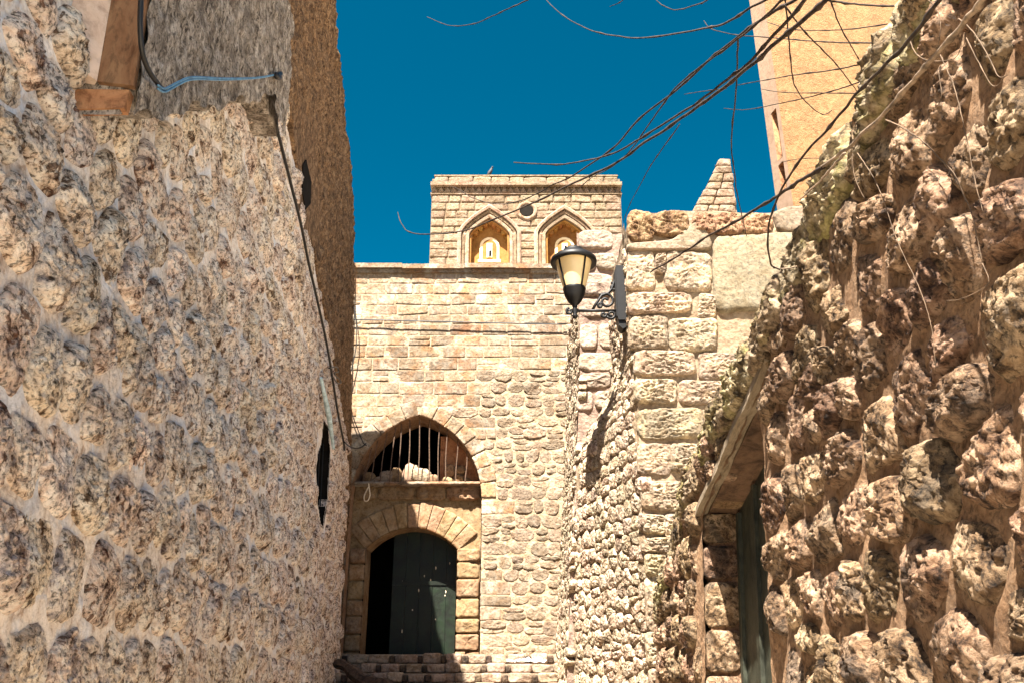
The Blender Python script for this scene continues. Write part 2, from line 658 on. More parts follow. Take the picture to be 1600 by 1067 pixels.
M_creamband = stone_mat("cream_render", (0.217, 0.142, 0.085), (0.252, 0.172, 0.108), (0.270, 0.188, 0.121), .5, .12, .1, .08)
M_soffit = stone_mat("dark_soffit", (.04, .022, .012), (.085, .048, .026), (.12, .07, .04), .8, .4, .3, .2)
M_black = plain_mat("black_iron", (.004, .0036, .0036), .5, .0, .3, 30, .1, .22)
M_glass = plain_mat("amber_glass", (.62, .47, .24), .25, 0, .1, 4, .02, .5)
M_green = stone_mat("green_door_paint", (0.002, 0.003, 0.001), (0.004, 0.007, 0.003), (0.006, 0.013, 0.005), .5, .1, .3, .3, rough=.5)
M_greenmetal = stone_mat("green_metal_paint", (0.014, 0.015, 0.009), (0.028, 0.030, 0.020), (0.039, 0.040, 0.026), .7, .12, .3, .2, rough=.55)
M_dark = plain_mat("unlit_opening_black", (.010, .008, .006), .95, 0, .4, 5, .4, .1)  # near-black colour paints the unlit depth of recesses and openings
M_rust = plain_mat("rusty_bar", (.10, .06, .038), .7, .0, .4, 40, .2, .3)
M_bark = plain_mat("grey_twig_bark", (.035, .024, .018), .85, 0, .5, 30, .4, .2)
M_stem = plain_mat("pale_stem_bark", (.22, .16, .11), .85, 0, .45, 25, .4, .2)
M_twig = plain_mat("brown_twig_bark", (.12, .08, .05), .85, 0, .45, 25, .4, .2)
M_cable = plain_mat("black_cable", (.006, .0055, .0055), .5, 0, .2, 20, .05, .4)
M_bluecable = plain_mat("blue_cable", (.10, .24, .38), .5, 0, .3, 20, .05, .4)
M_rope = plain_mat("pale_rope", (.60, .50, .36), .9, 0, .2, 40, .2, .2)
M_cloth = plain_mat("white_cloth", (.74, .78, .84), .8, 0, .1, 20, .2, .2)
M_darkstone = stone_mat("dark_basalt", (.02, .013, .009), (.055, .036, .024), (.10, .065, .04), 1.2, .7, .4, .2)
M_step = stone_mat("step_limestone", (0.159, 0.098, 0.058), (0.248, 0.176, 0.122), (0.298, 0.232, 0.175), 1, .5, .35, .2)
M_ground = stone_mat("alley_paving", (.36, .28, .20), (.50, .41, .31), (.58, .49, .38), .7, .5, .3, .2)
M_blue = plain_mat("pale_blue_paint", (.46, .60, .66), .7, 0, .3, 14, .2, .3)
M_wood = stone_mat("pale_weathered_lintel", (0.123, 0.093, 0.055), (0.176, 0.139, 0.088), (0.212, 0.172, 0.115), .8, .35, .3, .12, stretch=(4, .6, 2))
M_pale_niche = stone_mat("pale_niche_stone", (.66, .46, .22), (.78, .60, .34), (.84, .68, .42), .6, .15, .15, .1)
M_sky_pane = plain_mat("pale_pane", (.62, .68, .72), .2, 0, .1, 4, .02, .5)
M_bird = plain_mat("dark_feather", (.03, .03, .035), .7, 0, .3, 40, .1, .3)

# ------------------------------------------------------------------ ground
gm = MB()
gm.add([(-300, -300, 0), (300, -300, 0), (300, 300, 0), (-300, 300, 0)], [(0, 1, 2, 3)])
tag(gm.build("ground", M_ground), kind='structure')

# ------------------------------------------------------------------ alley wall with pale rubble (on the shaded side)
PL = Patch((-1.60, 0, EZ), (-.06, 1, 0), (-.03, 0, 1.0))
e1 = PL.st(430, 110); e2 = PL.st(525, 600)
S_END = 12.2


def ltop(s):
    return float(np.interp(s, [0, e1[0] - .5, e1[0], e2[0], S_END], [e1[1] + .7, e1[1] + .45, e1[1], e2[1], e2[1] - .45]))


def lbot(s): return -EZ


wa, wb = PL.st(494, 655), PL.st(513, 830)
WIN = (PL.st(491, 740)[0], PL.st(513, 740)[0], PL.st(500, 822)[1], PL.st(506, 655)[1])   # s0 s1 t0 t1


_wp = [(822, 498, 503), (800, 493, 506), (760, 491, 511), (720, 493, 513), (680, 500, 515), (655, 503, 512)]
WT = [(PL.st(500, v)[1] - WIN[2]) / (WIN[3] - WIN[2]) for v, a, b in _wp]
WA = [PL.st(a, v)[0] for v, a, b in _wp]; WB = [PL.st(b, v)[0] for v, a, b in _wp]


def lwin(c, m=0.0):
    t = (c[:, 1] - WIN[2]) / (WIN[3] - WIN[2])
    ok = (t > -m) & (t < 1 + m)
    a = np.interp(t, WT, WA); b = np.interp(t, WT, WB)
    return ok & (c[:, 0] > a - m) & (c[:, 0] < b + m)


left_wall = thing("rubble_wall", PL.map(np.array([5.5, -EZ, 0])), "tall pale rubble stone wall with a narrow dark window slit and grey mortar", "wall")


def wall_core(patch, s0, s1, tb, tt, thick, n0, name, mat, parent, ds=.4, holes=None):
    """the solid body behind a wall face"""
    s = np.arange(s0, s1 + ds * .99, ds); s[-1] = s1
    fr = [(x, tb(x), n0) for x in s] + [(x, tt(x), n0) for x in s[::-1]]
    m = MB()
    k = len(s)
    A = np.array([[(x, tb(x), n0), (x, tt(x), n0), (x, tb(x), n0 - thick), (x, tt(x), n0 - thick)] for x in s])
    v = patch.map(A.reshape(-1, 3))
    q = []
    for i in range(k - 1):
        a, b = 4 * i, 4 * (i + 1)
        if holes is None or not holes((s[i] + s[i + 1]) / 2):
            q.append((a, b, b + 1, a + 1))
        q += [(a + 2, a + 3, b + 3, b + 2), (a + 1, b + 1, b + 3, a + 3), (a, a + 2, b + 2, b)]
    q += [(0, 1, 3, 2), (4 * k - 4, 4 * k - 2, 4 * k - 1, 4 * k - 3)]
    m.add(v, q)
    return m.build(name, mat, parent)


def left_disp(st):
    p = np.concatenate([st, np.zeros((len(st), 1))], 1)
    return .018 + .022 * fbm(p * 2.6, 3) + .006 * fbm(p * 10, 4, False, .6)


v, q = profile_grid(PL.map, 0.7, S_END, lbot, ltop, .03, .03, left_disp, lambda c: lwin(c, -.02))
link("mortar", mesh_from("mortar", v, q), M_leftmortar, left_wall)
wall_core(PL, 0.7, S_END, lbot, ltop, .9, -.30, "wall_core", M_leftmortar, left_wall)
m = MB()   # end and top returns between mortar face and core
for a, b in (((S_END, lbot(S_END)), (S_END, ltop(S_END))),):
    m.add(PL.map(np.array([(a[0], a[1], .02), (b[0], b[1], .02), (b[0], b[1], -.32), (a[0], a[1], -.32)])), [(0, 1, 2, 3)])
ss = np.linspace(.7, S_END, 40)
tp = np.array([(x, ltop(x), n) for x in ss for n in (.02, -.32)])
m.add(PL.map(tp), [(2 * i, 2 * i + 1, 2 * i + 3, 2 * i + 2) for i in range(39)])
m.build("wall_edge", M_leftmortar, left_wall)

pts, cells = rubble_layout(0.9, S_END, -EZ - .05, 5.3, .28, .35, .3)
polys = []
for p, c in zip(pts, cells):
    if c is None or p[0] < .9 or p[0] > S_END - .1 or p[1] < -EZ: continue
    if p[1] > ltop(p[0]) - .06: continue
    if lwin(np.array([p]), .13)[0]: continue
    c = clip(c, np.array([S_END - .01, 0]), np.array([1.0, 0]))
    if c is None: continue
    dt = (ltop(p[0] + .1) - ltop(p[0] - .1)) / .2
    c = clip(c, np.array([p[0], ltop(p[0])]), np.array([-dt, 1.0]))
    polys.append(c)
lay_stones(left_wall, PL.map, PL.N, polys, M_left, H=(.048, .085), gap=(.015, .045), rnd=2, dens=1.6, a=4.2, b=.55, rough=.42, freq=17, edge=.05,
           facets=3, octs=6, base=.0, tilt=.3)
# dark window slit with its bars and the pale blue lintel board over it
m = MB()
o = [(a, WIN[2] + t * (WIN[3] - WIN[2])) for t, a in zip(WT, WA)] + [(b, WIN[2] + t * (WIN[3] - WIN[2])) for t, b in zip(WT[::-1], WB[::-1])]
fr = PL.map(np.array([(a, b, .02) for a, b in o])); bk = PL.map(np.array([(a, b, -.2) for a, b in o]))
n_ = len(o)
m.add(np.concatenate([fr, bk, bk.mean(0)[None]]), [(i, (i + 1) % n_, n_ + (i + 1) % n_, n_ + i) for i in range(n_)], [(2 * n_, n_ + i, n_ + (i + 1) % n_) for i in range(n_)])
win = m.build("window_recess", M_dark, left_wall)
for i in range(4):
    s = WIN[0] + (WIN[1] - WIN[0]) * (i + .5) / 4
    MB().tube(PL.map(np.array([(s, WIN[2], -.06), (s, WIN[3], -.06)])), .008, 6).build("window_bar", M_black, win)
m = MB()
a = PL.st(503, 590, .1); b = PL.st(521, 700, .1)
m.tube(PL.map(np.array([(a[0], a[1], .09), ((a[0] + b[0]) / 2, (a[1] + b[1]) / 2, .11), (b[0], b[1], .10)])), [.018, .034, .018], 8)
tag(m.build("painted_edge", M_blue, left_wall), "pale blue painted strip above the window slit")

# ------------------------------------------------------------------ jettied roughcast storey above it
n3 = .26
PL3 = Patch(PL.O + PL.N * n3, PL.S, PL.T)
c0 = PL3.st(203, 185); c1 = PL3.st(425, 150)
sA, sB = c0[0], PL3.st(452, 100)[0]
jet = thing("jettied_storey", PL.map(np.array([(sA + sB) / 2, c0[1], 0])), "grey roughcast upper storey jutting out over the pale rubble wall", "building")


def jbot(s): return float(np.interp(s, [sA, c1[0], sB], [c0[1], c1[1], c1[1] - .05])) + .03 * math.sin(s * 9) + .02 * math.sin(s * 23)
def jtop(s): return 5.0


def jdisp(st):
    p = np.concatenate([st * np.array([7, 2.6]), np.zeros((len(st), 1))], 1)
    return .03 * fbm(p, 4, True) + .018 * fbm(p * np.array([2, 5, 1]) + 9, 3)


v, q = profile_grid(PL3.map, sA, sB, jbot, jtop, .022, .03, jdisp)
link("roughcast_face", mesh_from("roughcast_face", v, q), M_stucco, jet)
wall_core(PL3, sA + .01, sB - .01, jbot, jtop, .8, -.05, "storey_core", M_stucco, jet, .15)
tb_ = PL3.st(195, 110)[1]
m = MB()   # the smooth orange return at its near end, with a paler splay to the wall
f = [(sA - .015, tb_, .0), (sA - .015, 5.0, .0), (sA - .015, 5.0, -.15), (sA - .015, tb_ + .02, -.15)]
f2 = [(x + .03, y, n) for x, y, n in f]
m.prism(PL3.map(np.array(f)), PL3.map(np.array(f2)))
m.build("end_return", M_stucco_end, jet)
m = MB()
f = [(sA - .015, tb_ + .02, -.151), (sA - .015, 5.0, -.151), (sA - .19, 5.0, -.27), (sA - .17, tb_ + .06, -.27)]
f2 = [(x + .08, y, n - .06) for x, y, n in f]
m.prism(PL3.map(np.array(f)), PL3.map(np.array(f2)))
m.build("pale_splay", M_pale_end, jet)
poly = np.array([(-.25, c0[1] + .04), (-.03, c0[1] + .05), (-.02, tb_ - .01), (-.25, tb_ - .01)])
m = MB()
f = np.array([(sA - .0, t, n) for n, t in poly]); f2 = f + np.array([.05, 0, 0])
m.prism(PL3.map(f), PL3.map(f2))
m.build("corbel", M_corbel, jet)

# ------------------------------------------------------------------ brown roughcast house beyond
PB = Patch(PL.O - PL.N * .10, PL.S, (0, 0, 1.0))
ed = [PB.st(u, v) for u, v in [(548, 760), (546, 640), (547, 560), (551, 440), (550, 330), (545, 250), (538, 190), (530, 120), (523, 60), (519, 0), (508, -120)]]
ed_t = [x[1] for x in ed]; ed_s = [x[0] for x in ed]
brown = thing("roughcast_house", PB.map(np.array([9.5, -EZ, 0])), "tall brown roughcast house corner leaning against the blue sky", "building")
nu, nv = 220, 560
tt_ = np.linspace(-EZ, max(ed_t), nv)
se = np.interp(tt_, ed_t, ed_s)
se = se + .08 * perlin(np.stack([tt_ * 2.2, tt_ * 0, tt_ * 0 + 4], 1)) + .03 * perlin(np.stack([tt_ * 11, tt_ * 0, tt_ * 0 + 4], 1))
k = np.linspace(0, 1, nu)
S_ = 4.6 + (se[None] - 4.6) * k[:, None]
T_ = np.repeat(tt_[None], nu, 0)
st = np.stack([S_, T_], -1).reshape(-1, 2)
p = np.concatenate([st * np.array([5, 2.5]), np.zeros((len(st), 1))], 1)
n = .05 * fbm(p, 4, True) + .045 * fbm(p * 5 + 5, 4, False, .65) + .05 * fbm(p * .4, 3)
low = np.array([ltop(min(a, S_END)) for a in st[:, 0]])
n = n - .45 * ((st[:, 1] < low - .03) & (st[:, 0] < S_END - .02))
hs_ = PB.st(474, 270); he_ = PB.st(478, 330)
sc_ = (hs_ + he_) / 2
dd_ = np.hypot((st[:, 0] - sc_[0]) / .75, (st[:, 1] - sc_[1]) / .75)
n = n * np.clip(dd_ - .55, 0, 1)
v = PB.map(np.concatenate([st, n[:, None]], 1))
link("roughcast_face", mesh_from("roughcast_face", v, grid_quads(nu, nv)), M_brownwall, brown)
m = MB()
front = v.reshape(nu, nv, 3)[-1]
back = front - PB.N * 1.5
m.add(np.concatenate([front, back]), [(i, i + 1, nv + i + 1, nv + i) for i in range(nv - 1)])
m.build("end_face", M_brownwall, brown)
m = MB()   # the body of the house
m.add(PB.map(np.array([(4.6, -EZ, -.15), (ed_s[0] - .1, -EZ, -.15), (ed_s[-1] - .1, ed_t[-1], -.15), (4.6, ed_t[-1], -.15),
                       (4.6, -EZ, -1.5), (ed_s[0] - .1, -EZ, -1.5), (ed_s[-1] - .1, ed_t[-1], -1.5), (4.6, ed_t[-1], -1.5)])),
      [(4, 5, 6, 7), (0, 3, 7, 4), (2, 3, 7, 6)])
m.build("house_core", M_brownwall, brown)
m = MB()   # solid dark inset painting the shade of a small slot
sl = [PB.st(u, v, .0) for u, v in [(472, 258), (477, 250), (485, 285), (484, 318), (476, 328), (471, 300)]]
fr = np.array([(a, b, .012) for a, b in sl]); bk = fr - np.array([0, 0, .12])
m.prism(PB.map(fr), PB.map(bk))
m.build("slot_opening", M_dark, brown)

# ------------------------------------------------------------------ alley wall with tan rubble (sunlit side)
PR = Patch((1.15, 0, EZ), (-.0155, -1, 0), (.06, 0, 1.0))      # s runs towards the camera: s = -y
silh = [(1410, 0), (1380, 60), (1345, 140), (1300, 230), (1260, 330), (1232, 390), (1214, 430), (1182, 510), (1152, 570), (1122, 620), (1102, 660),
        (1075, 730), (1058, 790), (1046, 850), (1038, 920)]
rp = np.array([PR.st(u, v, .06) for u, v in silh])
R_END = -7.9


def rtop(s): return float(np.interp(s, rp[::-1, 0], rp[::-1, 1])) if s < rp[0, 0] else float(rp[0, 1] + .05 * math.sin(s * 5))
def rbot(s): return -EZ


right_wall = thing("garden_wall", PR.map(np.array([-4.5, -EZ, 0])), "sunlit wall of big tan rubble stones with mossy top and doorway", "wall")
D0, D1 = PR.st(1098, 930, .03)[0], PR.st(1190, 880, .06)[0]            # doorway: far jamb, near jamb
la = PR.st(1180, 605, .05); lb = PR.st(1092, 803, .05)


def lint(s): return float(np.interp(s, [lb[0], la[0]], [lb[1], la[1]]))


def rdoor(c, m=0.0):
    t = np.interp(c[:, 0], [lb[0], la[0]], [lb[1], la[1]])
    return (c[:, 0] > D0 - m) & (c[:, 0] < D1 + m) & (c[:, 1] < t + m)


def right_disp(st):
    p = np.concatenate([st, np.zeros((len(st), 1))], 1)
    return .026 + .025 * fbm(p * 2.6, 3) + .010 * fbm(p * 13, 3)


pts, cells = rubble_layout(-8.0, -.5, -EZ - .05, 2.5, .265, .235, .2)
keep = [(p, c) for p, c in zip(pts, cells) if c is not None and R_END + .05 < p[0] < -.7 and p[1] < rtop(p[0]) - .10 and p[1] > -EZ
        and not rdoor(np.array([p]), .11)[0]]
kp = np.array([p for p, c in keep])


def right_disp2(st):
    base = right_disp(st)
    best = np.full(len(st), 9.0)
    for i0 in range(0, len(st), 4000):
        d = np.linalg.norm((st[i0:i0 + 4000, None] - kp[None]) / np.array([.13, .115]), axis=2)
        best[i0:i0 + 4000] = d.min(1)
    return base + .012 * np.exp(-((best - 1.0) / .30) ** 2)


v, q = profile_grid(PR.map, R_END, -.5, rbot, rtop, .035, .035, right_disp2, lambda c: rdoor(c, -.02))
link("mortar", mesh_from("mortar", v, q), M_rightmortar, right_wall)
def in_door(s): return D0 < s < D1
# body of the wall: two lengths and the piece over the doorway
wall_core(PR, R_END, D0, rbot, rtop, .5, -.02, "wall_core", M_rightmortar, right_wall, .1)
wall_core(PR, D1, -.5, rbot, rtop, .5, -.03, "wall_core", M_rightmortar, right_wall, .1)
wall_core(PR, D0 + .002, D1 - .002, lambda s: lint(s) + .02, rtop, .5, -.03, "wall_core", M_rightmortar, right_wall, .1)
polys = []
for p, c in keep:
    dt = (rtop(p[0] + .08) - rtop(p[0] - .08)) / .16
    c = clip(c, np.array([p[0], rtop(p[0]) - .06]), np.array([-dt, 1.0]))
    if c is None: continue
    c = clip(c, np.array([R_END, 0]), np.array([-1.0, 0]))
    if c is None: continue
    polys.append(c)
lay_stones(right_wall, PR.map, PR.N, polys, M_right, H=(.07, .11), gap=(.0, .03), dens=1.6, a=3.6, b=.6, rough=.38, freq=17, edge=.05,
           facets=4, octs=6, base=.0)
# mossy coping stones along the top
x = R_END
while x < -.7:
    w_ = rng.uniform(.3, .6)
    xa, xb = x - .02, min(x + w_, -.6) + .02
    poly = np.array([(xa, rtop(xa) - .24), (xb, rtop(xb) - .24), (xb, rtop(xb) + .03), (xa, rtop(xa) + .03)])
    poly = chaikin(shrink(poly, .0), 1, .12)
    v = stone_st(poly, rng.uniform(.06, .09), 70, 16, a=10, b=.5, depth=.35, rough=.75, freq=15, edge=.05, facets=1, octs=5)
    link("coping_stone", stone_mesh("coping_stone", PR.map, v, 70, 16), M_moss, right_wall)
    x += w_
# doorway: jamb blocks facing the camera, lintel slab, soffit, metal door
PJ = Patch(PR.map(np.array([D0, 0, 0])), (1, 0, 0), (.06, 0, 1.0))
rows = [PJ.st(1120, v)[1] for v in (800, 850, 907, 982, 1053, 1110)] + [-EZ - .2]
for i in range(len(rows) - 1):
    poly = np.array([(-.03, rows[i + 1]), (.215, rows[i + 1]), (.215, rows[i]), (-.03, rows[i])])
    poly = chaikin(shrink(poly, .02), 1, .12)
    v = stone_st(poly, .05, 40, 9, a=8, b=.5, depth=.02, rough=.5, freq=12, edge=.03, octs=5)
    link("jamb_stone", stone_mesh("jamb_stone", PJ.map, v, 40, 9), M_right, right_wall)
m = MB()
dn = -.21
dp = [(D0 - .02, -EZ, dn), (D1 + .3, -EZ, dn), (D1 + .3, lint(D1) + .1, dn), (D0 - .02, lint(D0) + .02, dn)]
# door leaf made of three panels with raised rails
door = thing("metal_door", (0, 0, 0), None, None)
door.parent = right_wall
door.location = [float(a) for a in (PR.map(np.array([(D0 + D1) / 2, -EZ, dn])) - np.array(right_wall.location))]
m.prism(PR.map(np.array(dp)), PR.map(np.array(dp) - np.array([0, 0, .05])))
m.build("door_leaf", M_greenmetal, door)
for k in range(4):
    s = D0 + .06 + k * .42
    m = MB()
    f = np.array([(s, -EZ + .02, dn + .025), (s + .06, -EZ + .02, dn + .025), (s + .06, lint(s) + .0, dn + .025), (s, lint(s) + .0, dn + .025)])
    m.prism(PR.map(f), PR.map(f - np.array([0, 0, .04])))
    m.build("door_rail", M_greenmetal, door)
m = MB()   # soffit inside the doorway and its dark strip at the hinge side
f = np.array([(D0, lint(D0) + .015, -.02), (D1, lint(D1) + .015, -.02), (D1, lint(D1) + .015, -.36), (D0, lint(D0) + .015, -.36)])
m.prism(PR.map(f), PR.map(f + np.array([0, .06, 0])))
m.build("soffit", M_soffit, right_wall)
m = MB()
f = np.array([(D1, -EZ, -.02), (D1, lint(D1), -.02), (D1, lint(D1), -.4), (D1, -EZ, -.4)])
m.prism(PR.map(f), PR.map(f + np.array([.04, 0, 0])))
m.build("near_reveal", M_rightmortar, right_wall)
a = np.array([lb[0] - .06, lint(lb[0] - .06), 0]); b = np.array([la[0] + .25, lint(la[0]) + .06, 0])
n_ = 14
top = []
sv = np.linspace(0, 1, n_)
V = []
for k in sv:
    c = a + (b - a) * k
    w_ = .012 * math.sin(k * 13) + .008 * math.sin(k * 31)
    V.append([(c[0], c[1] - .005 + w_, .065), (c[0], c[1] + .05 + w_ * .6, .06), (c[0], c[1] + .05, -.04), (c[0], c[1] - .005 + w_, -.01)])
V = PR.map(np.array(V).reshape(-1, 3))
q = [(4 * i + j, 4 * i + (j + 1) % 4, 4 * i + 4 + (j + 1) % 4, 4 * i + 4 + j) for i in range(n_ - 1) for j in range(4)] + [(0, 1, 2, 3), (4 * n_ - 4, 4 * n_ - 1, 4 * n_ - 2, 4 * n_ - 3)]
link("lintel", mesh_from("lintel", V, q, None, False), M_wood, right_wall)

# ------------------------------------------------------------------ pier of big blocks facing the camera (lamp hangs on its corner)
Y1, X1 = 8.3, 1.27
P1 = Patch((0, Y1, 0), (1, 0, 0), (0, 0, 1.0))
top1 = [P1.st(u, v)[:2] for u, v in [(975, 348), (983, 336), (1000, 331), (1025, 334), (1050, 329), (1080, 331), (1120, 330), (1150, 333), (1205, 333), (1225, 325), (1262, 322), (1300, 322)]]
t1x = [a[0] for a in top1]; t1z = [a[1] for a in top1]


def p1top(s): return float(np.interp(s, t1x, t1z))


pier = thing("block_wall", (2.0, Y1, 0), "sunlit wall of large rough cream blocks with a smooth render patch", "wall")


def p1disp(st):
    p = np.concatenate([st, np.full((len(st), 1), 3.0)], 1)
    return .03 * fbm(p * 2.5, 3) + .02 * fbm(p * 9, 4)


v, q = profile_grid(P1.map, X1, 4.2, lambda s: 0, p1top, .03, .03, p1disp)
link("mortar", mesh_from("mortar", v, q), M_piermortar, pier)
wall_core(P1, X1 + .03, 4.2, lambda s: 0, p1top, 1.9, -.05, "wall_core", M_piermortar, pier, .1)


def rect_px(patch, r):
    u0, v0, u1, v1 = r
    return np.array([patch.st(u0, v1), patch.st(u1, v1), patch.st(u1, v0), patch.st(u0, v0)])


prow = [(982, 396, 1020, 452), (1026, 400, 1040, 428), (1038, 394, 1112, 453), (984, 461, 1078, 491), (1090, 462, 1116, 498), (985, 496, 1041, 543), (1046, 500, 1118, 549),
        (991, 551, 1086, 586), (1095, 553, 1150, 590), (993, 594, 1056, 629), (1062, 596, 1132, 633), (996, 639, 1098, 684), (1108, 642, 1150, 680),
        (999, 697, 1046, 741), (1049, 694, 1112, 739), (1002, 750, 1072, 799), (1080, 752, 1130, 795), (1004, 806, 1036, 832), (1040, 806, 1075, 836),
        (1006, 840, 1050, 862), (1055, 845, 1090, 868), (1010, 870, 1046, 896), (1012, 904, 1052, 982), (1058, 900, 1095, 960), (1014, 990, 1060, 1042), (1018, 1048, 1068, 1085)]
for r in prow:
    poly = rect_px(P1, r)
    poly = poly + rng.normal(0, .012, poly.shape)
    poly = chaikin(shrink(poly, -.03), 2, .11)
    v = stone_st(poly, rng.uniform(.04, .07), 80, 20, a=6, b=.55, depth=.03, rough=.8, freq=13, edge=.035, octs=5, facets=2, streak=.5, tilt=.3)
    link("block", stone_mesh("block", P1.map, v, 80, 20), M_pier, pier)
for r in [(979, 333, 1022, 380), (1018, 331, 1078, 374), (1082, 334, 1118, 372), (1115, 334, 1160, 370), (1160, 336, 1206, 368)]:
    poly = chaikin(rect_px(P1, r) + rng.normal(0, .012, (4, 2)), 2, .18)
    v = stone_st(poly, .08, 56, 12, a=5, b=.5, depth=.03, rough=.75, freq=9, edge=.05, octs=5, facets=3, streak=.5)
    link("crumbling_block", stone_mesh("crumbling_block", P1.map, v, 56, 12), M_brownrub, pier)
for pp, mt, nm in [([(1113, 372), (1160, 370), (1215, 366), (1260, 366), (1260, 470), (1205, 488), (1160, 487), (1117, 491), (1112, 430)], M_render, "render_patch"),
                   ([(1040, 384), (1085, 350), (1098, 343), (1106, 370), (1112, 385), (1108, 394), (1060, 392)], M_render, "render_patch"),
                   ([(978, 384), (1040, 380), (1070, 372), (1110, 386), (1110, 393), (1040, 394), (980, 394)], M_greymortar, "grey_mortar_band"),
                   ([(1205, 336), (1225, 327), (1262, 324), (1290, 324), (1290, 366), (1215, 366)], M_render, "render_patch")]:
    poly = chaikin(np.array([P1.st(u, v) for u, v in pp]), 1, .15)
    v = stone_st(poly, .05, 64, 10, a=14, b=.4, depth=.03, rough=.18, freq=4, edge=.012, octs=4, facets=0, tilt=.05, base=.02)
    link(nm, stone_mesh(nm, P1.map, v, 64, 10), mt, pier)

# its left face, splaying out at the bottom to meet the next wall
YF2 = 10.2


def xside1(y, z):
    k = np.clip((y - Y1) / (YF2 - Y1), 0, 1)
    low = np.clip((5.0 - z) / 1.1, 0, 1)
    low = low * low * (3 - 2 * low)
    far_top = X1
    far_low = .80 - .045 * (4.2 - z)
    near = X1 + .012 * (4 - z)
    far = far_top + (far_low - far_top) * low
    return near + (far - near) * k


def side1_map(p):
    p = np.asarray(p, float)
    y = -p[..., 0]; z = p[..., 1]
    x = xside1(y, z) - p[..., 2]
    return np.stack([x, y, z], -1)


NS = np.array([-1.0, 0, 0])


def sdisp(st):
    p = np.concatenate([st, np.full((len(st), 1), 8.0)], 1)
    return .0 + .03 * fbm(p * 2.5, 3) + .02 * fbm(p * 11, 3)


def s1top(s): return p1top(X1) - .05
v, q = profile_grid(side1_map, -YF2, -Y1, lambda s: 0, s1top, .03, .03, sdisp)
link("side_mortar", mesh_from("side_mortar", v, q), M_piermortar, pier)
pts, cells = rubble_layout(-YF2, -Y1, 0, 5.6, .19, .15, .35)
polys = [c for p, c in zip(pts, cells) if c is not None and -YF2 + .03 < p[0] < -Y1 - .03 and 0 < p[1] < s1top(0) - .08]
lay_stones(pier, side1_map, NS, polys, M_side, name="side_stone", H=(.018, .042), gap=.008, dens=1.3, a=4, b=.6, rough=.7, freq=18, edge=.05, octs=5)

# ------------------------------------------------------------------ second wall behind it, in grey blocks, running back to the house front
YF = 12.8
P2 = Patch((0, YF2, 0), (1, 0, 0), (0, 0, 1.0))
X2 = P2.st(905, 500)[0]
z2 = P2.st(930, 361)[1]
grey = thing("grey_block_wall", (1.0, YF2, 0), "pale grey block wall end with mauve mortar behind the black lamp", "wall")


def xside2(z): return X2 - .07 * np.clip(5.2 - z, 0, 6)


def front2_map(p):
    p = np.asarray(p, float)
    k = np.clip((p[..., 0] - X2) / (X1 - X2), 0, 1)
    x = p[..., 0] + (1 - k) * (xside2(p[..., 1]) - X2)
    return np.stack([x, YF2 - p[..., 2], p[..., 1]], -1)


v, q = profile_grid(front2_map, X2, X1 + .3, lambda s: 0, lambda s: z2 - .05 * abs(math.sin(s * 8)), .03, .03, p1disp)
link("mortar", mesh_from("mortar", v, q), M_greymortar, grey)
for r in [(904, 361, 958, 392), (906, 397, 930, 424), (932, 396, 962, 422), (906, 429, 957, 464), (906, 469, 952, 497), (906, 508, 934, 546), (936, 506, 966, 545), (906, 550, 960, 580),
          (907, 584, 956, 606), (906, 611, 930, 642), (932, 611, 958, 640)]:
    poly = chaikin(rect_px(P2, r) + rng.normal(0, .008, (4, 2)), 2, .16)
    v = stone_st(poly, rng.uniform(.03, .06), 48, 9, a=8, b=.5, depth=.03, rough=.5, freq=9, edge=.03, octs=5, facets=2, streak=.5)
    link("block", stone_mesh("block", front2_map, v, 48, 9), M_grey, grey)


def side2_map(p):
    p = np.asarray(p, float)
    return np.stack([xside2(p[..., 1]) - p[..., 2], -p[..., 0], p[..., 1]], -1)


z2s = P2.st(905, 488)[1]
# the side drops from the wall end to the house
def s2top(s): return float(np.interp(-s, [YF2, YF2 + .25, YF], [z2 - .05, z2s + .5, z2s + .2]))
v, q = profile_grid(side2_map, -YF, -YF2, lambda s: 0, s2top, .03, .03, sdisp)
link("side_mortar", mesh_from("side_mortar", v, q), M_side, grey)
pts, cells = rubble_layout(-YF, -YF2, 0, 6.5, .22, .15, .35)
polys = [c for p, c in zip(pts, cells) if c is not None and -YF + .03 < p[0] < -YF2 - .03 and 0.9 < p[1] < s2top(p[0]) - .05]
lay_stones(grey, side2_map, NS, polys, M_side, name="side_stone", H=(.018, .042), gap=.008, dens=1.3, a=4, b=.6, rough=.7, freq=18, edge=.05, octs=5)
m = MB()
m.box((X2 + .06, YF2 + .06, 0), (X1 + .3, YF - .02, z2s))
m.box((X2 + .06, YF2 + .06, z2s), (X1 + .3, YF2 + .7, z2 - .08))
m.build("wall_core", M_greymortar, grey)

# ------------------------------------------------------------------ house front with the pointed arch
PF = Patch((0, YF, 0), (1, 0, 0), (0, 0, 1.0))
house = thing("stone_house", (-1.2, YF, 1.7), "sunlit limestone house front with barred pointed arch above a green door", "building")
zc = PF.st(700, 420)[1]                       # top
zsill = PF.st(640, 1025)[1]
zb = 1.0
XL, XR = -3.4, 1.05
xr_, zs = PF.st(752, 765)
xa_, za = PF.st(655, 649)
XC = xa_; HA = xr_ - XC
zs = zs - .12
RISE = za - zs
RA = (HA ** 2 + RISE ** 2) / (2 * HA)


def hw(z, o=0.0):
    z = np.asarray(z, float)
    d = np.maximum(z - zs, 0)
    return np.where(d < RA + o, np.sqrt(np.maximum((RA + o) ** 2 - d ** 2, 0)) - (RA - HA), -1)


def fhole(c, m=0.0):
    return (np.abs(c[:, 0] - XC) < hw(c[:, 1], m))


def fdisp(st):
    p = np.concatenate([st, np.full((len(st), 1), 1.0)], 1)
    return .006 + .006 * fbm(p * 8, 3)


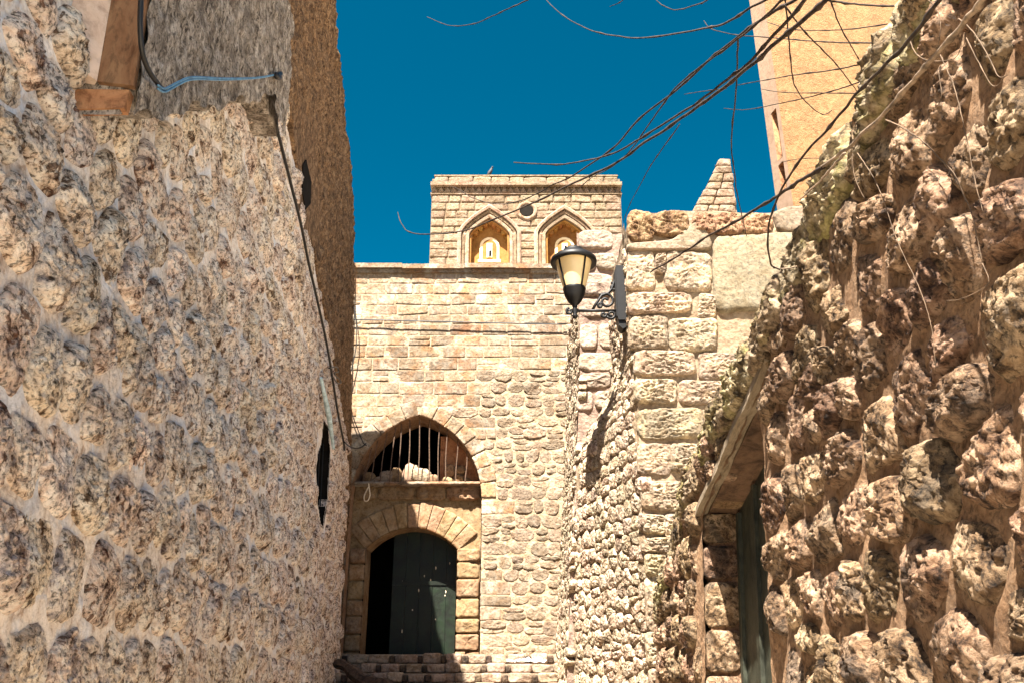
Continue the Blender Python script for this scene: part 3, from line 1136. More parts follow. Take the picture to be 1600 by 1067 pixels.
v, q = profile_grid(PF.map, XL, XR, lambda s: zb, lambda s: zc, .05, .05, fdisp, lambda c: fhole(c, .03))
link("mortar", mesh_from("mortar", v, q), M_ashmortar, house)
# courses
RING = .24
z = zc - .10
ash, rub = [], []
xrub = PF.st(742, 560)[0]; zrub = PF.st(742, 562)[1]
while z > zb + .1:
    h_ = rng.uniform(.15, .215)
    zl, zm = z - h_, z - h_ / 2
    w_o = float(hw(zm, RING)) if zm > zs else HA
    limj = rng.normal(.05, .2)
    spans = [(XL, XC - w_o), (XC + w_o, XR)] if w_o > 0 and zm < za + RING * .9 else [(XL, XR)]
    for a, b in spans:
        x = a
        while x < b - .02:
            w_ = rng.uniform(.26, .56)
            if z < zrub and x > xrub + (.28 if zm < 4.0 else 0) - .1: w_ = rng.uniform(.15, .36)
            if b - (x + w_) < .13: w_ = b - x
            mid = x + w_ / 2
            lim = xrub + limj + (.22 if zm < 4.0 else 0)
            j1, j2 = rng.normal(0, .008, 2)
            rects = [np.array([(x, zl + j1), (x + w_, zl + j2), (x + w_, z), (x, z)])]
            if rng.random() < .10 and h_ > .17:
                zk = zl + h_ * rng.uniform(.35, .6)
                rects = [np.array([(x, zl), (x + w_, zl), (x + w_, zk), (x, zk)]), np.array([(x, zk), (x + w_, zk), (x + w_, z), (x, z)])]
            if not (mid > lim and z < zrub):
                ash += rects
            else:
                if rng.random() < .3:
                    zk = zl + h_ * rng.uniform(.35, .65)
                    rects = [np.array([(x, zl), (x + w_, zl), (x + w_, zk), (x, zk)]), np.array([(x, zk), (x + w_, zk), (x + w_, z), (x, z)])]
                rub += [r + rng.normal(0, .014, (4, 2)) for r in rects]
            x += w_
    z -= h_
lay_stones(house, PF.map, PF.N, ash, M_ashlar, name="block", limit=240, H=(.008, .018), gap=.006, rnd=0, dens=1.8, a=16, b=.4, rough=.45, freq=7,
           edge=.008, facets=1, tilt=.25, octs=4, streak=.5, depth=.02, rest_name="small_blocks")
polys = rub
lay_stones(house, PF.map, PF.N, polys, M_ashlar_rub, name="stone", limit=150, H=(.010, .026), gap=.004, rnd=1, dens=1.5, a=10, b=.5, rough=.7, freq=12, edge=.035,
           facets=2, octs=5, depth=.02, tilt=.4)
# arch ring
phi = math.acos((RA - HA) / RA)
nvs = 8
for sgn in (-1, 1):
    for i in range(nvs):
        a0, a1 = phi * i / nvs, phi * (i + 1) / nvs
        cx = XC - sgn * (RA - HA)
        ro = RA + RING * rng.uniform(.9, 1.12)
        th = np.linspace(a0, a1, 4)
        inn = [(cx + sgn * RA * math.cos(t), zs + RA * math.sin(t)) for t in th]
        out = [(cx + sgn * ro * math.cos(t), zs + ro * math.sin(t)) for t in th[::-1]]
        poly = np.array(inn + out)
        if i == nvs - 1:
            poly[:, 0] = np.where(sgn * (poly[:, 0] - XC) < .004, XC + sgn * .004, poly[:, 0])
        if sgn < 0: poly = poly[::-1]
        poly = shrink(poly, .006)
        v = stone_st(poly, rng.uniform(.018, .026), 40, 6, a=16, b=.4, rough=.4, freq=8, edge=.006, facets=1, depth=.02)
        link("voussoir", stone_mesh("voussoir", PF.map, v, 40, 6), M_ashlar, house)
# parapet moulding
for (za_, zb_, yo) in ((zc - .03, zc + .05, .10), (zc - .10, zc - .035, .05)):
    x = XL
    while x < XR:
        w_ = rng.uniform(.6, 1.1)
        m = MB()
        dz = rng.normal(0, .006)
        m.box((x, YF - yo, za_ + dz), (min(x + w_, XR) - .006, YF + .5, zb_ + dz))
        m.build("cornice_stone", M_ashlar, house)
        x += w_
# niche: soffit, infill wall with the door arch, sill
NB = .20
PI_ = Patch((0, YF + NB, 0), (1, 0, 0), (0, 0, 1.0))
m = MB()
zz = np.concatenate([np.linspace(zb, zs, 6), zs + RA * np.sin(np.linspace(0, phi, 22))[1:]])
for sgn in (-1, 1):
    xx = XC + sgn * np.maximum(hw(zz, 0.0), 0)
    n_ = len(zz)
    rows_ = []
    for dpt in (-.03, .18, .40, .62):
        nz = .022 * fbm(np.stack([zz * 6, np.full(n_, dpt * 9), np.full(n_, sgn * 3.0)], 1), 3)
        rows_.append(np.stack([xx - sgn * (nz + .004), np.full(n_, YF + dpt), zz], 1))
    m.add(np.concatenate(rows_), [(k * n_ + i, (k + 1) * n_ + i, (k + 1) * n_ + i + 1, k * n_ + i + 1) for k in range(3) for i in range(n_ - 1)])
m.build("arch_soffit", M_niche, house, True)
dl, _ = PI_.st(568, 940); dr, _ = PI_.st(712, 940)
DX, DH = (dl + dr) / 2, (dr - dl) / 2
dsp = PI_.st(712, 858)[1]; dap = PI_.st(640, 825)[1]
dri = dap - dsp
DR = (DH ** 2 + dri ** 2) / (2 * dri)
dcz = dap - DR
zsl = PI_.st(640, 756)[1]                     # window sill level


def dhole(c, m=0.0):
    x = np.abs(c[:, 0] - DX)
    return (x < DH + m) & (c[:, 1] < dcz + np.sqrt(np.maximum((DR + m) ** 2 - x ** 2, 0)))


v, q = profile_grid(PI_.map, XC - HA - .05, XC + HA + .03, lambda s: zb, lambda s: zsl - .02, .04, .04, lambda st: .015 * fbm(np.concatenate([st * 6, st[:, :1] * 0], 1), 4), lambda c: dhole(c, .03))
link("infill_mortar", mesh_from("infill_mortar", v, q), M_niche, house)
# door arch voussoirs
ph = math.asin(DH / DR)
nva = 11
for i in range(nva):
    a0, a1 = -ph * 1.02 + 2.04 * ph * i / nva, -ph * 1.02 + 2.04 * ph * (i + 1) / nva
    ro = DR + .40 * rng.uniform(.93, 1.05)
    th = np.linspace(a0, a1, 4)
    poly = np.array([(DX + DR * math.sin(t), dcz + DR * math.cos(t)) for t in th[::-1]] + [(DX + ro * math.sin(t), dcz + ro * math.cos(t)) for t in th])
    poly[:, 0] = np.clip(poly[:, 0], XC - HA + .01, XC + HA - .01)
    poly = shrink(poly, .006)
    v = stone_st(poly, .03, 40, 8, a=14, b=.4, rough=.4, freq=7, edge=.012, facets=1, depth=.02)
    link("door_voussoir", stone_mesh("door_voussoir", PI_.map, v, 40, 8), M_niche, house)
# jamb blocks either side of the door
for xa2, xb2 in ((XC - HA + .01, DX - DH), (DX + DH, XC + HA - .01)):
    z = dsp + .02
    while z > zb + .1:
        h_ = rng.uniform(.2, .29)
        cuts = [xa2, xb2]
        if rng.random() < .35: cuts = [xa2, xa2 + (xb2 - xa2) * rng.uniform(.4, .65), xb2]
        for a, b in zip(cuts[:-1], cuts[1:]):
            poly = chaikin(shrink(np.array([(a, z - h_), (b, z - h_), (b, z), (a, z)]), .014), 1, .06)
            v = stone_st(poly, rng.uniform(.04, .06), 40, 8, a=12, b=.4, rough=.45, freq=8, edge=.02, facets=1, depth=.02)
            link("jamb_stone", stone_mesh("jamb_stone", PI_.map, v, 40, 8), M_niche, house)
        z -= h_
# blocks between the door arch and the sill
x = XC - HA + .02
while x < XC + HA - .1:
    w_ = rng.uniform(.3, .6)
    if XC + HA - x - w_ < .2: w_ = XC + HA - .02 - x
    poly = chaikin(shrink(np.array([(x, zsl - .26), (x + w_, zsl - .26), (x + w_, zsl - .02), (x, zsl - .02)]), .02), 1, .15)
    v = stone_st(poly, rng.uniform(.03, .10), 44, 9, a=6, b=.5, rough=.7, freq=8, edge=.04, facets=2, depth=.02)
    link("sill_block", stone_mesh("sill_block", PI_.map, v, 44, 9), M_niche, house)
    x += w_
# sill ledge
nx, ny = 60, 8
xs = np.linspace(XC - HA - .02, XC + HA - .005, nx)
V = []
for xq in xs:
    e = .03 * fbm(np.array([[xq * 5, 2.0, 4.0]]), 3)[0]
    e2 = .02 * fbm(np.array([[xq * 9, 7.0, 4.0]]), 3)[0]
    y0 = YF + .015 + e
    V.append([(xq, y0 + .02, zsl - .045 + e2), (xq, y0, zsl - .02 + e2), (xq, y0 + .03, zsl + .012 + e2 * .5), (xq, YF + .62, zsl), (xq, YF + .62, zsl - .06)])
V = np.array(V).reshape(-1, 3)
q = [(5 * i + j, 5 * i + (j + 1) % 5, 5 * i + 5 + (j + 1) % 5, 5 * i + 5 + j) for i in range(nx - 1) for j in range(5)]
link("window_sill", mesh_from("window_sill", V, q), M_ashlar, house)
# interior behind the openings
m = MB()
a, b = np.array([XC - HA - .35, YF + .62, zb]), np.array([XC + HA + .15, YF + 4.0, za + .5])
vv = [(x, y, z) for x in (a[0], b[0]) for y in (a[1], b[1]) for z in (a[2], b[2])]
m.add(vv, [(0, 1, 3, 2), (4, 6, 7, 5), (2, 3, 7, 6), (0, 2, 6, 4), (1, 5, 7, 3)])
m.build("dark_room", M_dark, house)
m = MB()    # solid wall round the openings, seen only through them
m.box((XL, YF + .06, zb), (XC - HA - .02, YF + .62, zc)); m.box((XC + HA + .02, YF + .06, zb), (XR, YF + .62, zc)); m.box((XC - HA - .02, YF + .06, za + .08), (XC + HA + .02, YF + .62, zc))
m.build("wall_core", M_ashmortar, house)
m = MB()    # roof slab and side walls
m.box((XL, YF + .63, zc - .12), (XR, YF + 5, zc - .02)); m.box((XL, YF + .63, zb), (XL + .3, YF + 5, zc - .13)); m.box((XR - .3, YF + .63, zb), (XR, YF + 5, zc - .13))
m.build("house_body", M_ashmortar, house)
# floor between room and upper level
m = MB()
m.box((XC - HA - .3, YF + .63, zsl - .12), (XC + HA + .12, YF + 3.9, zsl - .02))
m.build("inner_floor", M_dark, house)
# inside wall on the right of the tympanum
x0_, _ = PI_.st(690, 720)
zt = PI_.st(690, 690)[1]
for r in [(0, .0, .17, .16), (.17, .0, .34, .2), (.34, .0, .46, .14), (.02, .16, .2, .36), (.2, .2, .36, .34)]:
    poly = chaikin(np.array([(x0_ + r[0], zsl + r[1]), (x0_ + r[2], zsl + r[1]), (x0_ + r[2], zsl + r[3]), (x0_ + r[0], zsl + r[3])]), 2, .2)
    PQ = Patch((0, YF + .42, 0), (1, 0, 0), (0, 0, 1.0))
    v = stone_st(poly, .08, 28, 6, depth=.15, rough=.5)
    link("inner_stone", stone_mesh("inner_stone", PQ.map, v, 28, 6), M_niche, house)
m = MB()
m.box((x0_ - .05, YF + .5, zsl), (XC + HA + .02, YF + .60, za - .2))
m.build("inner_partition", M_corbel, house)
# window bars
grille = thing("window_grille", (0, 0, 0), None, None)
grille.parent = house
grille.location = [float(c) for c in (np.array([XC, YF + .15, zsl]) - np.array(house.location))]
for i, u in enumerate((565, 577, 592, 608, 622, 637, 652, 669, 683, 696, 712, 727)):
    xb0 = PF.st(u, 754)[0]
    dx_ = (xb0 - XC) * .02 + rng.normal(0, .008)
    if i < 4: dx_ += .14 - i * .03
    zt_ = zsl + .1
    for zz_ in np.arange(zsl + .1, za + .1, .02):
        if abs(xb0 + dx_ - XC) < float(hw(zz_)): zt_ = zz_
    zt_ += .02
    zz_ = np.linspace(zsl - .02, zt_, 8)
    k = np.linspace(0, 1, 8)
    P_ = np.stack([xb0 + dx_ * k + .008 * np.sin(k * 5 + i), np.full(8, YF + .05), zz_], 1)
    MB().tube(P_, .0085, 6).build("bar", M_rust, grille)
# door: one closed green leaf, the other open onto the dark
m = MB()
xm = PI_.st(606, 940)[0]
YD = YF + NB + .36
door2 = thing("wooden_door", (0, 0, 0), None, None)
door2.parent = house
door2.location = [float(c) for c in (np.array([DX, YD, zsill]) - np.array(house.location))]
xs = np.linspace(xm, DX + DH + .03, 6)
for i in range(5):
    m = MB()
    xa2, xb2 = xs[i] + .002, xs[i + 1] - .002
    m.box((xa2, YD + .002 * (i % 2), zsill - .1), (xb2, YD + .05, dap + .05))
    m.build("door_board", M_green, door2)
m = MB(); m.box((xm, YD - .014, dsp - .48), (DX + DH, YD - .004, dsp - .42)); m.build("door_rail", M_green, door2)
for i in range(11):           # chipped pale spots in the paint
    xq = rng.uniform(xm + .06, DX + DH - .12); zq = rng.uniform(zsill + .2, dsp - .15)
    m = MB()
    hgt = rng.uniform(.008, .028)
    th = np.arange(7) * 2 * math.pi / 7
    fr = np.stack([xq + .009 * np.cos(th) * rng.uniform(.6, 1.2, 7), np.full(7, YD - .004), zq + hgt * np.sin(th)], 1)
    m.prism(fr, fr + np.array([0, .004, 0]))
    m.build("paint_chip", M_rope, door2)
m = MB()  # reveal of the door
nzv = 20
prof = [(DX - DH, zz_) for zz_ in np.linspace(zb, dsp, 6)] + [(DX + DR * math.sin(t), dcz + DR * math.cos(t)) for t in np.linspace(-ph, ph, nzv)] + [(DX + DH, zz_) for zz_ in np.linspace(dsp, zb, 6)]
prof = np.array(prof); n_ = len(prof)
R_ = []
for dpt in (NB - .04, NB + .12, NB + .42):
    R_.append(np.stack([prof[:, 0], np.full(n_, YF + dpt), prof[:, 1]], 1))
m.add(np.concatenate(R_), [(k * n_ + i, (k + 1) * n_ + i, (k + 1) * n_ + i + 1, k * n_ + i + 1) for k in range(2) for i in range(n_ - 1)])
m.build("door_reveal", M_niche, house, True)

# loose stones on the sill
sills = [((573, 742), .15, .11, "dark squared loose stone at the near end of the arch sill, under the bent wire", M_niche),
         ((600, 745), .16, .13, "large pale squared loose stone on the sill, left of the brown one", M_ashlar_rub),
         ((616, 738), .13, .16, "tall brown loose stone leaning on the barred window sill", M_niche),
         ((627, 748), .09, .07, "smallest flat loose stone on the barred window sill", M_ashlar_rub),
         ((637, 739), .17, .2, "palest loose block tilted on its corner in the barred window", M_creamband),
         ((655, 744), .23, .15, "widest wedge shaped loose stone in the middle of the barred window", M_ashlar_rub),
         ((674, 749), .12, .10, "squat loose stone beside the wide wedge stone on the sill", M_niche),
         ((586, 750), .12, .06, "low rounded loose stone between the dark and the pale squared ones", M_ashlar_rub)]
for (u, v_), w_, h_, lab, mt in sills:
    xq = PF.st(u, v_)[0]
    w_ *= 1.3; h_ *= 1.55
    m = MB()
    K, R = 20, 7
    th = np.linspace(0, math.pi, R)
    dirs = np.array([(math.sin(a) * math.cos(b), math.sin(a) * math.sin(b), math.cos(a)) for a in th for b in np.arange(K) * 2 * math.pi / K])
    sq = dirs / (np.abs(dirs) ** 4).sum(1)[:, None] ** .25
    nz = fbm(dirs * 1.6 + rng.uniform(0, 99, 3), 3)
    rot = rng.uniform(-.5, .5)
    V = sq * (1 + .22 * nz)[:, None] * np.array([w_ / 2, .07, h_ / 2])
    V = np.stack([V[:, 0] * math.cos(rot) - V[:, 2] * math.sin(rot), V[:, 1], V[:, 0] * math.sin(rot) + V[:, 2] * math.cos(rot)], 1)
    V = V + np.array([xq, YF + .25 + rng.uniform(-.02, .04), 0])
    V[:, 2] += zsl + .008 - V[:, 2].min()
    q = [(i * K + j, i * K + (j + 1) % K, (i + 1) * K + (j + 1) % K, (i + 1) * K + j) for i in range(R - 1) for j in range(K)]
    tag(link("loose_stone", mesh_from("loose_stone", V, q), mt), lab, "stone", "loose stones on the barred window sill")

# ------------------------------------------------------------------ steps up to the door
def zrow(v, y): return at_y(700, v, y)[2]
steps = thing("stone_steps", (-.8, 12.0, 0), "stone steps with pale risers and small dark filler stones before the door", "steps")
tops = [(12.3, zrow(1021, 12.3)), (11.95, zrow(1036, 11.95)), (11.6, zrow(1051, 11.6)), (11.25, zrow(1067, 11.25))]
zlast = tops[-1][1]; y = 11.25
while zlast - .13 > .05:
    zlast -= .125; y -= .34
    tops.append((y, zlast))
m = MB()
for i, (y, zt_) in enumerate(tops):
    back = 12.79 if i == 0 else tops[i - 1][0] + .02
    m.box((-2.6, y + .03, 0 if i else 0), (1.25, back, zt_ - .004 - i * 1e-4))
o = m.build("step_core", M_step, steps)
for i in range(4):
    y, zt_ = tops[i]
    hgt = zt_ - tops[i + 1][1]
    PS = Patch((0, y, 0), (1, 0, 0), (0, 0, 1.0))
    x = -2.55 + rng.uniform(0, .2)
    while x < 1.1:
        w_ = rng.uniform(.19, .3)
        hs2 = hgt * rng.uniform(.85, 1.12)
        poly = chaikin(np.array([(x, zt_ - hgt + .004), (x + w_, zt_ - hgt + .004), (x + w_, zt_ - hgt + hs2), (x, zt_ - hgt + hs2)]), 1, .1)
        v = stone_st(poly, .04, 30, 6, a=8, b=.5, depth=.22, rough=.4, freq=9, edge=.025)
        link("riser_stone", stone_mesh("riser_stone", PS.map, v, 30, 6), M_step, steps)
        x += w_ + .006
        if rng.random() < .8:
            w_ = rng.uniform(.06, .085)
            poly = chaikin(np.array([(x, zt_ - hgt + .006), (x + w_, zt_ - hgt + .006), (x + w_, zt_ - .02), (x, zt_ - .02)]), 1, .1)
            v = stone_st(poly, .02, 20, 4, a=8, b=.5, depth=.1, rough=.4, edge=.02)
            link("filler_stone", stone_mesh("filler_stone", PS.map, v, 20, 4), M_darkstone, steps)
            x += w_ + .006
# dark sloping edge by the steps
m = MB()
a = at_y(524, 1036, 11.2); b = at_y(612, 1082, 10.6)
k = np.linspace(0, 1, 14)
P_ = a + (b - a) * k[:, None]
P_[:, 2] += .03 * np.sin(k * 9)
m.tube(P_, .045 + .05 * k ** .5 + .012 * np.sin(k * 23), 6)
o = m.build("kerb_beam", M_darkstone)
tag(o, "dark rough beam sloping down beside the stone steps", "beam")
# pale cloth on the steps
nx, ny = 26, 12
c = at_y(822, 1032, 12.05)
gx, gy = np.meshgrid(np.linspace(-.26, .26, nx), np.linspace(-.08, .08, ny), indexing='ij')
st = np.stack([gx.ravel(), gy.ravel(), gx.ravel() * 0], 1)
zz_ = np.abs(fbm(st * 14 + 3, 3)) * .14 + .015
V = np.stack([c[0] + st[:, 0] + .05 * fbm(st * 9, 2), 12.06 + st[:, 1], tops[1][1] + zz_], 1)
tag(link("crumpled_cloth", mesh_from("crumpled_cloth", V, grid_quads(nx, ny)), M_cloth), "crumpled bluish white cloth lying on the stone steps", "cloth")

# ------------------------------------------------------------------ church tower behind the house
YT = 20.0
PT = Patch((0, YT, 0), (1, 0, 0), (0, 0, 1.0))
tower = thing("bell_tower", (.4, YT, 8), "square limestone tower with two pointed blind arches rising behind the house", "tower")
txl, txr = PT.st(673, 350)[0], PT.st(972, 350)[0]
tz0 = 6.0
tzc0, tzc1 = PT.st(800, 305)[1], PT.st(800, 292)[1]
tzp = PT.st(800, 277)[1]
arches = []
for (ua, va, ul, ur) in ((765, 327, 721, 809), (882, 328, 839, 925)):
    x0, z1 = PT.st(ua, va)
    xl2 = PT.st(ul, 390)[0]; xr2 = PT.st(ur, 390)[0]
    zsp = PT.st(ua, 366)[1]
    hw_ = (xr2 - xl2) / 2
    arches.append((x0, z1, hw_, zsp))


def ahw(A, z, o=0.0):
    """half width of a blind arch's outer line at height z, grown by o"""
    x0, z1, h, zsp = A
    rise = z1 - zsp
    R = (h * h + rise * rise) / (2 * h) if rise > h else None
    z = np.asarray(z, float)
    d = np.maximum(z - zsp, 0)
    k = np.clip(d / (rise + o * 1.2), 0, 1)
    return np.where(d < rise + o * 1.2, (h + o) * (1 - k ** 1.55), -1)


def thole(c, m=0.0):
    r = np.zeros(len(c), bool)
    for A in arches:
        r |= (np.abs(c[:, 0] - A[0]) < ahw(A, c[:, 1], m))
    return r


v, q = profile_grid(PT.map, txl, txr, lambda s: tz0, lambda s: tzc0, .05, .05, None, lambda c: thole(c, -.10))
link("mortar", mesh_from("mortar", v, q), M_towermortar, tower)
ox, oz = PT.st(823, 331)
tb = []
z = tzc0 - .01
while z > 8.9:
    h_ = rng.uniform(.19, .25)
    zl = z - h_; zm = (z + zl) / 2
    cuts = []
    for A in arches:
        w_ = float(ahw(A, zm, .02))
        if w_ > 0: cuts.append((A[0] - w_, A[0] + w_))
    x = txl; spans = []
    for a, b in cuts:
        spans.append((x, a)); x = b
    spans.append((x, txr))
    for a, b in spans:
        if b - a < .04: continue
        x = a
        while x < b - .02:
            w_ = rng.uniform(.28, .55)
            if b - x - w_ < .18: w_ = b - x
            if math.hypot(x + w_ / 2 - ox, zm - oz) > .30:
                tb.append(np.array([(x, zl), (x + w_, zl), (x + w_, z), (x, z)]))
            x += w_
    z = zl
lay_stones(tower, PT.map, PT.N, tb, M_tower, name="block", H=(.02, .045), gap=.018, rnd=0, dens=1.6, a=14, b=.4, rough=.7, freq=6, edge=.01, facets=1,
           tilt=.25, depth=.03, rest_name="small_blocks")
m = MB()
m.box((txl, YT + .55, tz0), (txr, YT + 5.0, tzp - .05))
m.box((txl, YT + .01, tz0), (txl + .3, YT + .55, tzp - .06)); m.box((txr - .3, YT + .01, tz0), (txr, YT + .55, tzp - .06))
m.box((txl + .3, YT + .02, tzc0 - .02), (txr - .3, YT + .55, tzp - .06))
m.build("tower_core", M_tower, tower)
# arch bands: three orders stepping inwards, then the ochre back wall
for A in arches:
    x0, z1, h, zsp = A
    for (o0, o1, n0, n1, mt) in ((.10, 0.0, .09, -.1, M_carved), (-.005, -.09, .03, -.2, M_towermortar), (-.095, -.20, .0, -.3, M_carved), (-.205, -.26, -.08, -.35, M_ochre)):
        def line(o):
            zt_ = zsp + (z1 - zsp) + o * 1.2 - .001
            zz_ = np.concatenate([[8.9], np.linspace(zsp, zt_, 18)])
            w_ = np.maximum(ahw(A, zz_, o), 0)
            L_ = np.stack([x0 - w_, zz_], 1); R2 = np.stack([x0 + w_, zz_], 1)[::-1]
            return np.concatenate([L_, R2[1:]])
        a, b = line(o0), line(o1)
        n_ = len(a)
        V = np.concatenate([PT.map(np.concatenate([p_, np.full((n_, 1), nn)], 1)) for p_, nn in ((a, n0 - .03), (a * .6 + b * .4, n0), (b, n0 - .015), (b, n1), (a, n1))])
        m = MB()
        m.add(V, [(k * n_ + i, k * n_ + i + 1, ((k + 1) % 5) * n_ + i + 1, ((k + 1) % 5) * n_ + i) for k in range(5) for i in range(n_ - 1)])
        m.build("arch_moulding", mt, tower)
    hi = h - .2
    m = MB(); m.box((x0 - h, YT + .34, 8.8), (x0 + h, YT + .44, z1)); m.build("arch_back", M_ochre, tower)
    # scalloped hood inside
    for t in np.linspace(-1, 1, 9):
        zt_ = zsp + (z1 - zsp) * .60 * (1 - abs(t) ** 1.3)
        m = MB()
        th = np.arange(10) * 2 * math.pi / 10
        fr = np.stack([x0 + t * (hi - .03) + .075 * np.cos(th), np.full(10, YT + .16), zt_ + .06 * np.sin(th)], 1)
        m.prism(fr, fr + np.array([0, .19, 0]))
        m.build("scallop", M_ochre, tower)
    # columns with capitals
    for sg in (-1, 1):
        for off in (.03, .15):
            xq = x0 + sg * (hi - .02 + off)
            m = MB()
            m.lathe([(.001, 8.9), (.045, 8.9), (.045, zsp - .22), (.06, zsp - .21), (.05, zsp - .17), (.075, zsp - .06), (.085, zsp - .02), (.085, zsp + .02), (.001, zsp + .02)], (xq, YT + (.06 if off > .1 else .16), 0), 12)
            m.build("column", M_carved, tower, True)
    # small window niche
    zn0, zn1 = PT.st(765, 404)[1], PT.st(765, 366)[1]
    wn_ = .26
    prof = [(-wn_, zn0), (wn_, zn0), (wn_, zn1 - .2)] + [(wn_ * math.cos(t), zn1 - .2 + .26 * math.sin(t)) for t in np.linspace(0, math.pi, 10)[1:-1]] + [(-wn_, zn1 - .2)]
    out = np.array([(x0 + a, YT + .30, b) for a, b in prof])
    m = MB(); m.prism(out, out + np.array([0, .06, 0])); m.build("niche_panel", M_pale_niche, tower)
    pr2 = np.array([(x0 + (a) * .72, YT + .285, zn0 + .12 + (b - zn0) * .74) for a, b in prof])
    m = MB(); m.prism(pr2, pr2 + np.array([0, .05, 0])); m.build("niche_frame", M_ochre, tower)
    m = MB(); m.box((x0 - .075, YT + .262, zn0 + .16), (x0 + .075, YT + .30, zn0 + .58)); m.build("window_frame", M_pale_niche, tower)
    m = MB(); m.box((x0 - .052, YT + .25, zn0 + .185), (x0 + .052, YT + .262, zn0 + .555)); wp = m.build("window_pane", M_sky_pane, tower)
    m = MB(); m.box((x0 - .012, YT + .246, zn0 + .185), (x0 + .05, YT + .2495, zn0 + .36 if x0 < 0 else zn0 + .5)); m.build("dark_opening", M_dark, tower)
    m = MB(); m.box((x0 - .30, YT + .20, zn0 - .01), (x0 + .30, YT + .36, zn0 + .07)); m.build("niche_sill", M_pale_niche, tower)
# oculus
m = MB()
th = np.linspace(0, 2 * math.pi, 33)
V = np.array([(ox + r * math.cos(t), YT - n_, oz + r * math.sin(t)) for t in th for r, n_ in ((.29, .0), (.27, .07), (.19, .06), (.165, -.1))])
m.add(V, [(4 * i + j, 4 * i + 4 + j, 4 * i + 5 + j, 4 * i + 1 + j) for i in range(32) for j in range(3)])
m.build("oculus_ring", M_carved, tower, True)
m = MB()
fr = np.array([(ox + .168 * math.cos(t), YT - .055, oz + .168 * math.sin(t)) for t in th[:-1]])
m.prism(fr, fr + np.array([0, .03, 0])); m.build("oculus_opening", M_dark, tower)  # solid disc, its dark colour painting the unlit hole
# cornice, zigzag frieze, parapet
for a, b, o_ in ((tzc0, tzc0 + .05, .05), (tzc1 - .04, tzc1 + .06, .16)):
    x = txl - .03
    while x < txr:
        w_ = rng.uniform(.5, .8)
        m = MB(); m.box((x, YT - o_, a), (min(x + w_, txr + .04) - .008, YT + .3, b)); m.build("cornice_stone", M_tower, tower)
        x += w_
m = MB()
x = txl
while x < txr - .1:
    m.prism(np.array([(x, YT - .06, tzc0 + .055), (x + .16, YT - .06, tzc0 + .055), (x + .08, YT - .06, tzc1 - .045)]), np.array([(x, YT + .02, tzc0 + .055), (x + .16, YT + .02, tzc0 + .055), (x + .08, YT + .02, tzc1 - .045)]))
    x += .17
o = m.build("zigzag_frieze", M_tower, tower)
o['kind'] = 'stuff'
x = txl + .06
while x < txr - .1:
    w_ = rng.uniform(.35, .7)
    x2_ = min(x + w_, txr - .06)
    if txr - .06 - x2_ < .2: x2_ = txr - .06
    poly = shrink(np.array([(x, tzc1 + .065), (x2_, tzc1 + .065), (x2_, tzp + rng.normal(0, .006)), (x, tzp + rng.normal(0, .006))]), .014)
    v = stone_st(poly, .04, 24, 4, a=12, b=.4, depth=.3, rough=.5, edge=.01)
    link("parapet_block", stone_mesh("parapet_block", PT.map, v, 24, 4), M_tower, tower)
    x = x2_
m = MB(); m.box((txl + .05, YT - .03, tzp + .01), (txr - .05, YT + .4, tzp + .05)); m.build("parapet_capping", M_towermortar, tower)

# bird on the parapet
bx, bz = PT.st(765, 275)
bird = thing("perched_bird", (bx, YT + .1, tzp + .05), "small dark bird perched upright on the tower parapet", "bird")
m = MB()
m.tube([(bx - .07, YT + .1, tzp + .10), (bx - .04, YT + .1, tzp + .14), (bx, YT + .1, tzp + .2), (bx + .035, YT + .1, tzp + .27), (bx + .05, YT + .1, tzp + .32), (bx + .06, YT + .1, tzp + .35)], [.012, .035, .055, .045, .03, .022], 10)
m.build("body", M_bird, bird, True)
m = MB(); m.tube([(bx + .06, YT + .1, tzp + .35), (bx + .075, YT + .1, tzp + .37), (bx + .10, YT + .1, tzp + .365)], [.03, .032, .006], 10); m.build("head", M_bird, bird, True)
m = MB(); m.tube([(bx - .005, YT + .085, tzp + .17), (bx - .005, YT + .085, tzp + .05)], .007, 6); m.tube([(bx + .01, YT + .12, tzp + .17), (bx + .01, YT + .12, tzp + .05)], .007, 6)
m.build("leg", M_bird, bird)

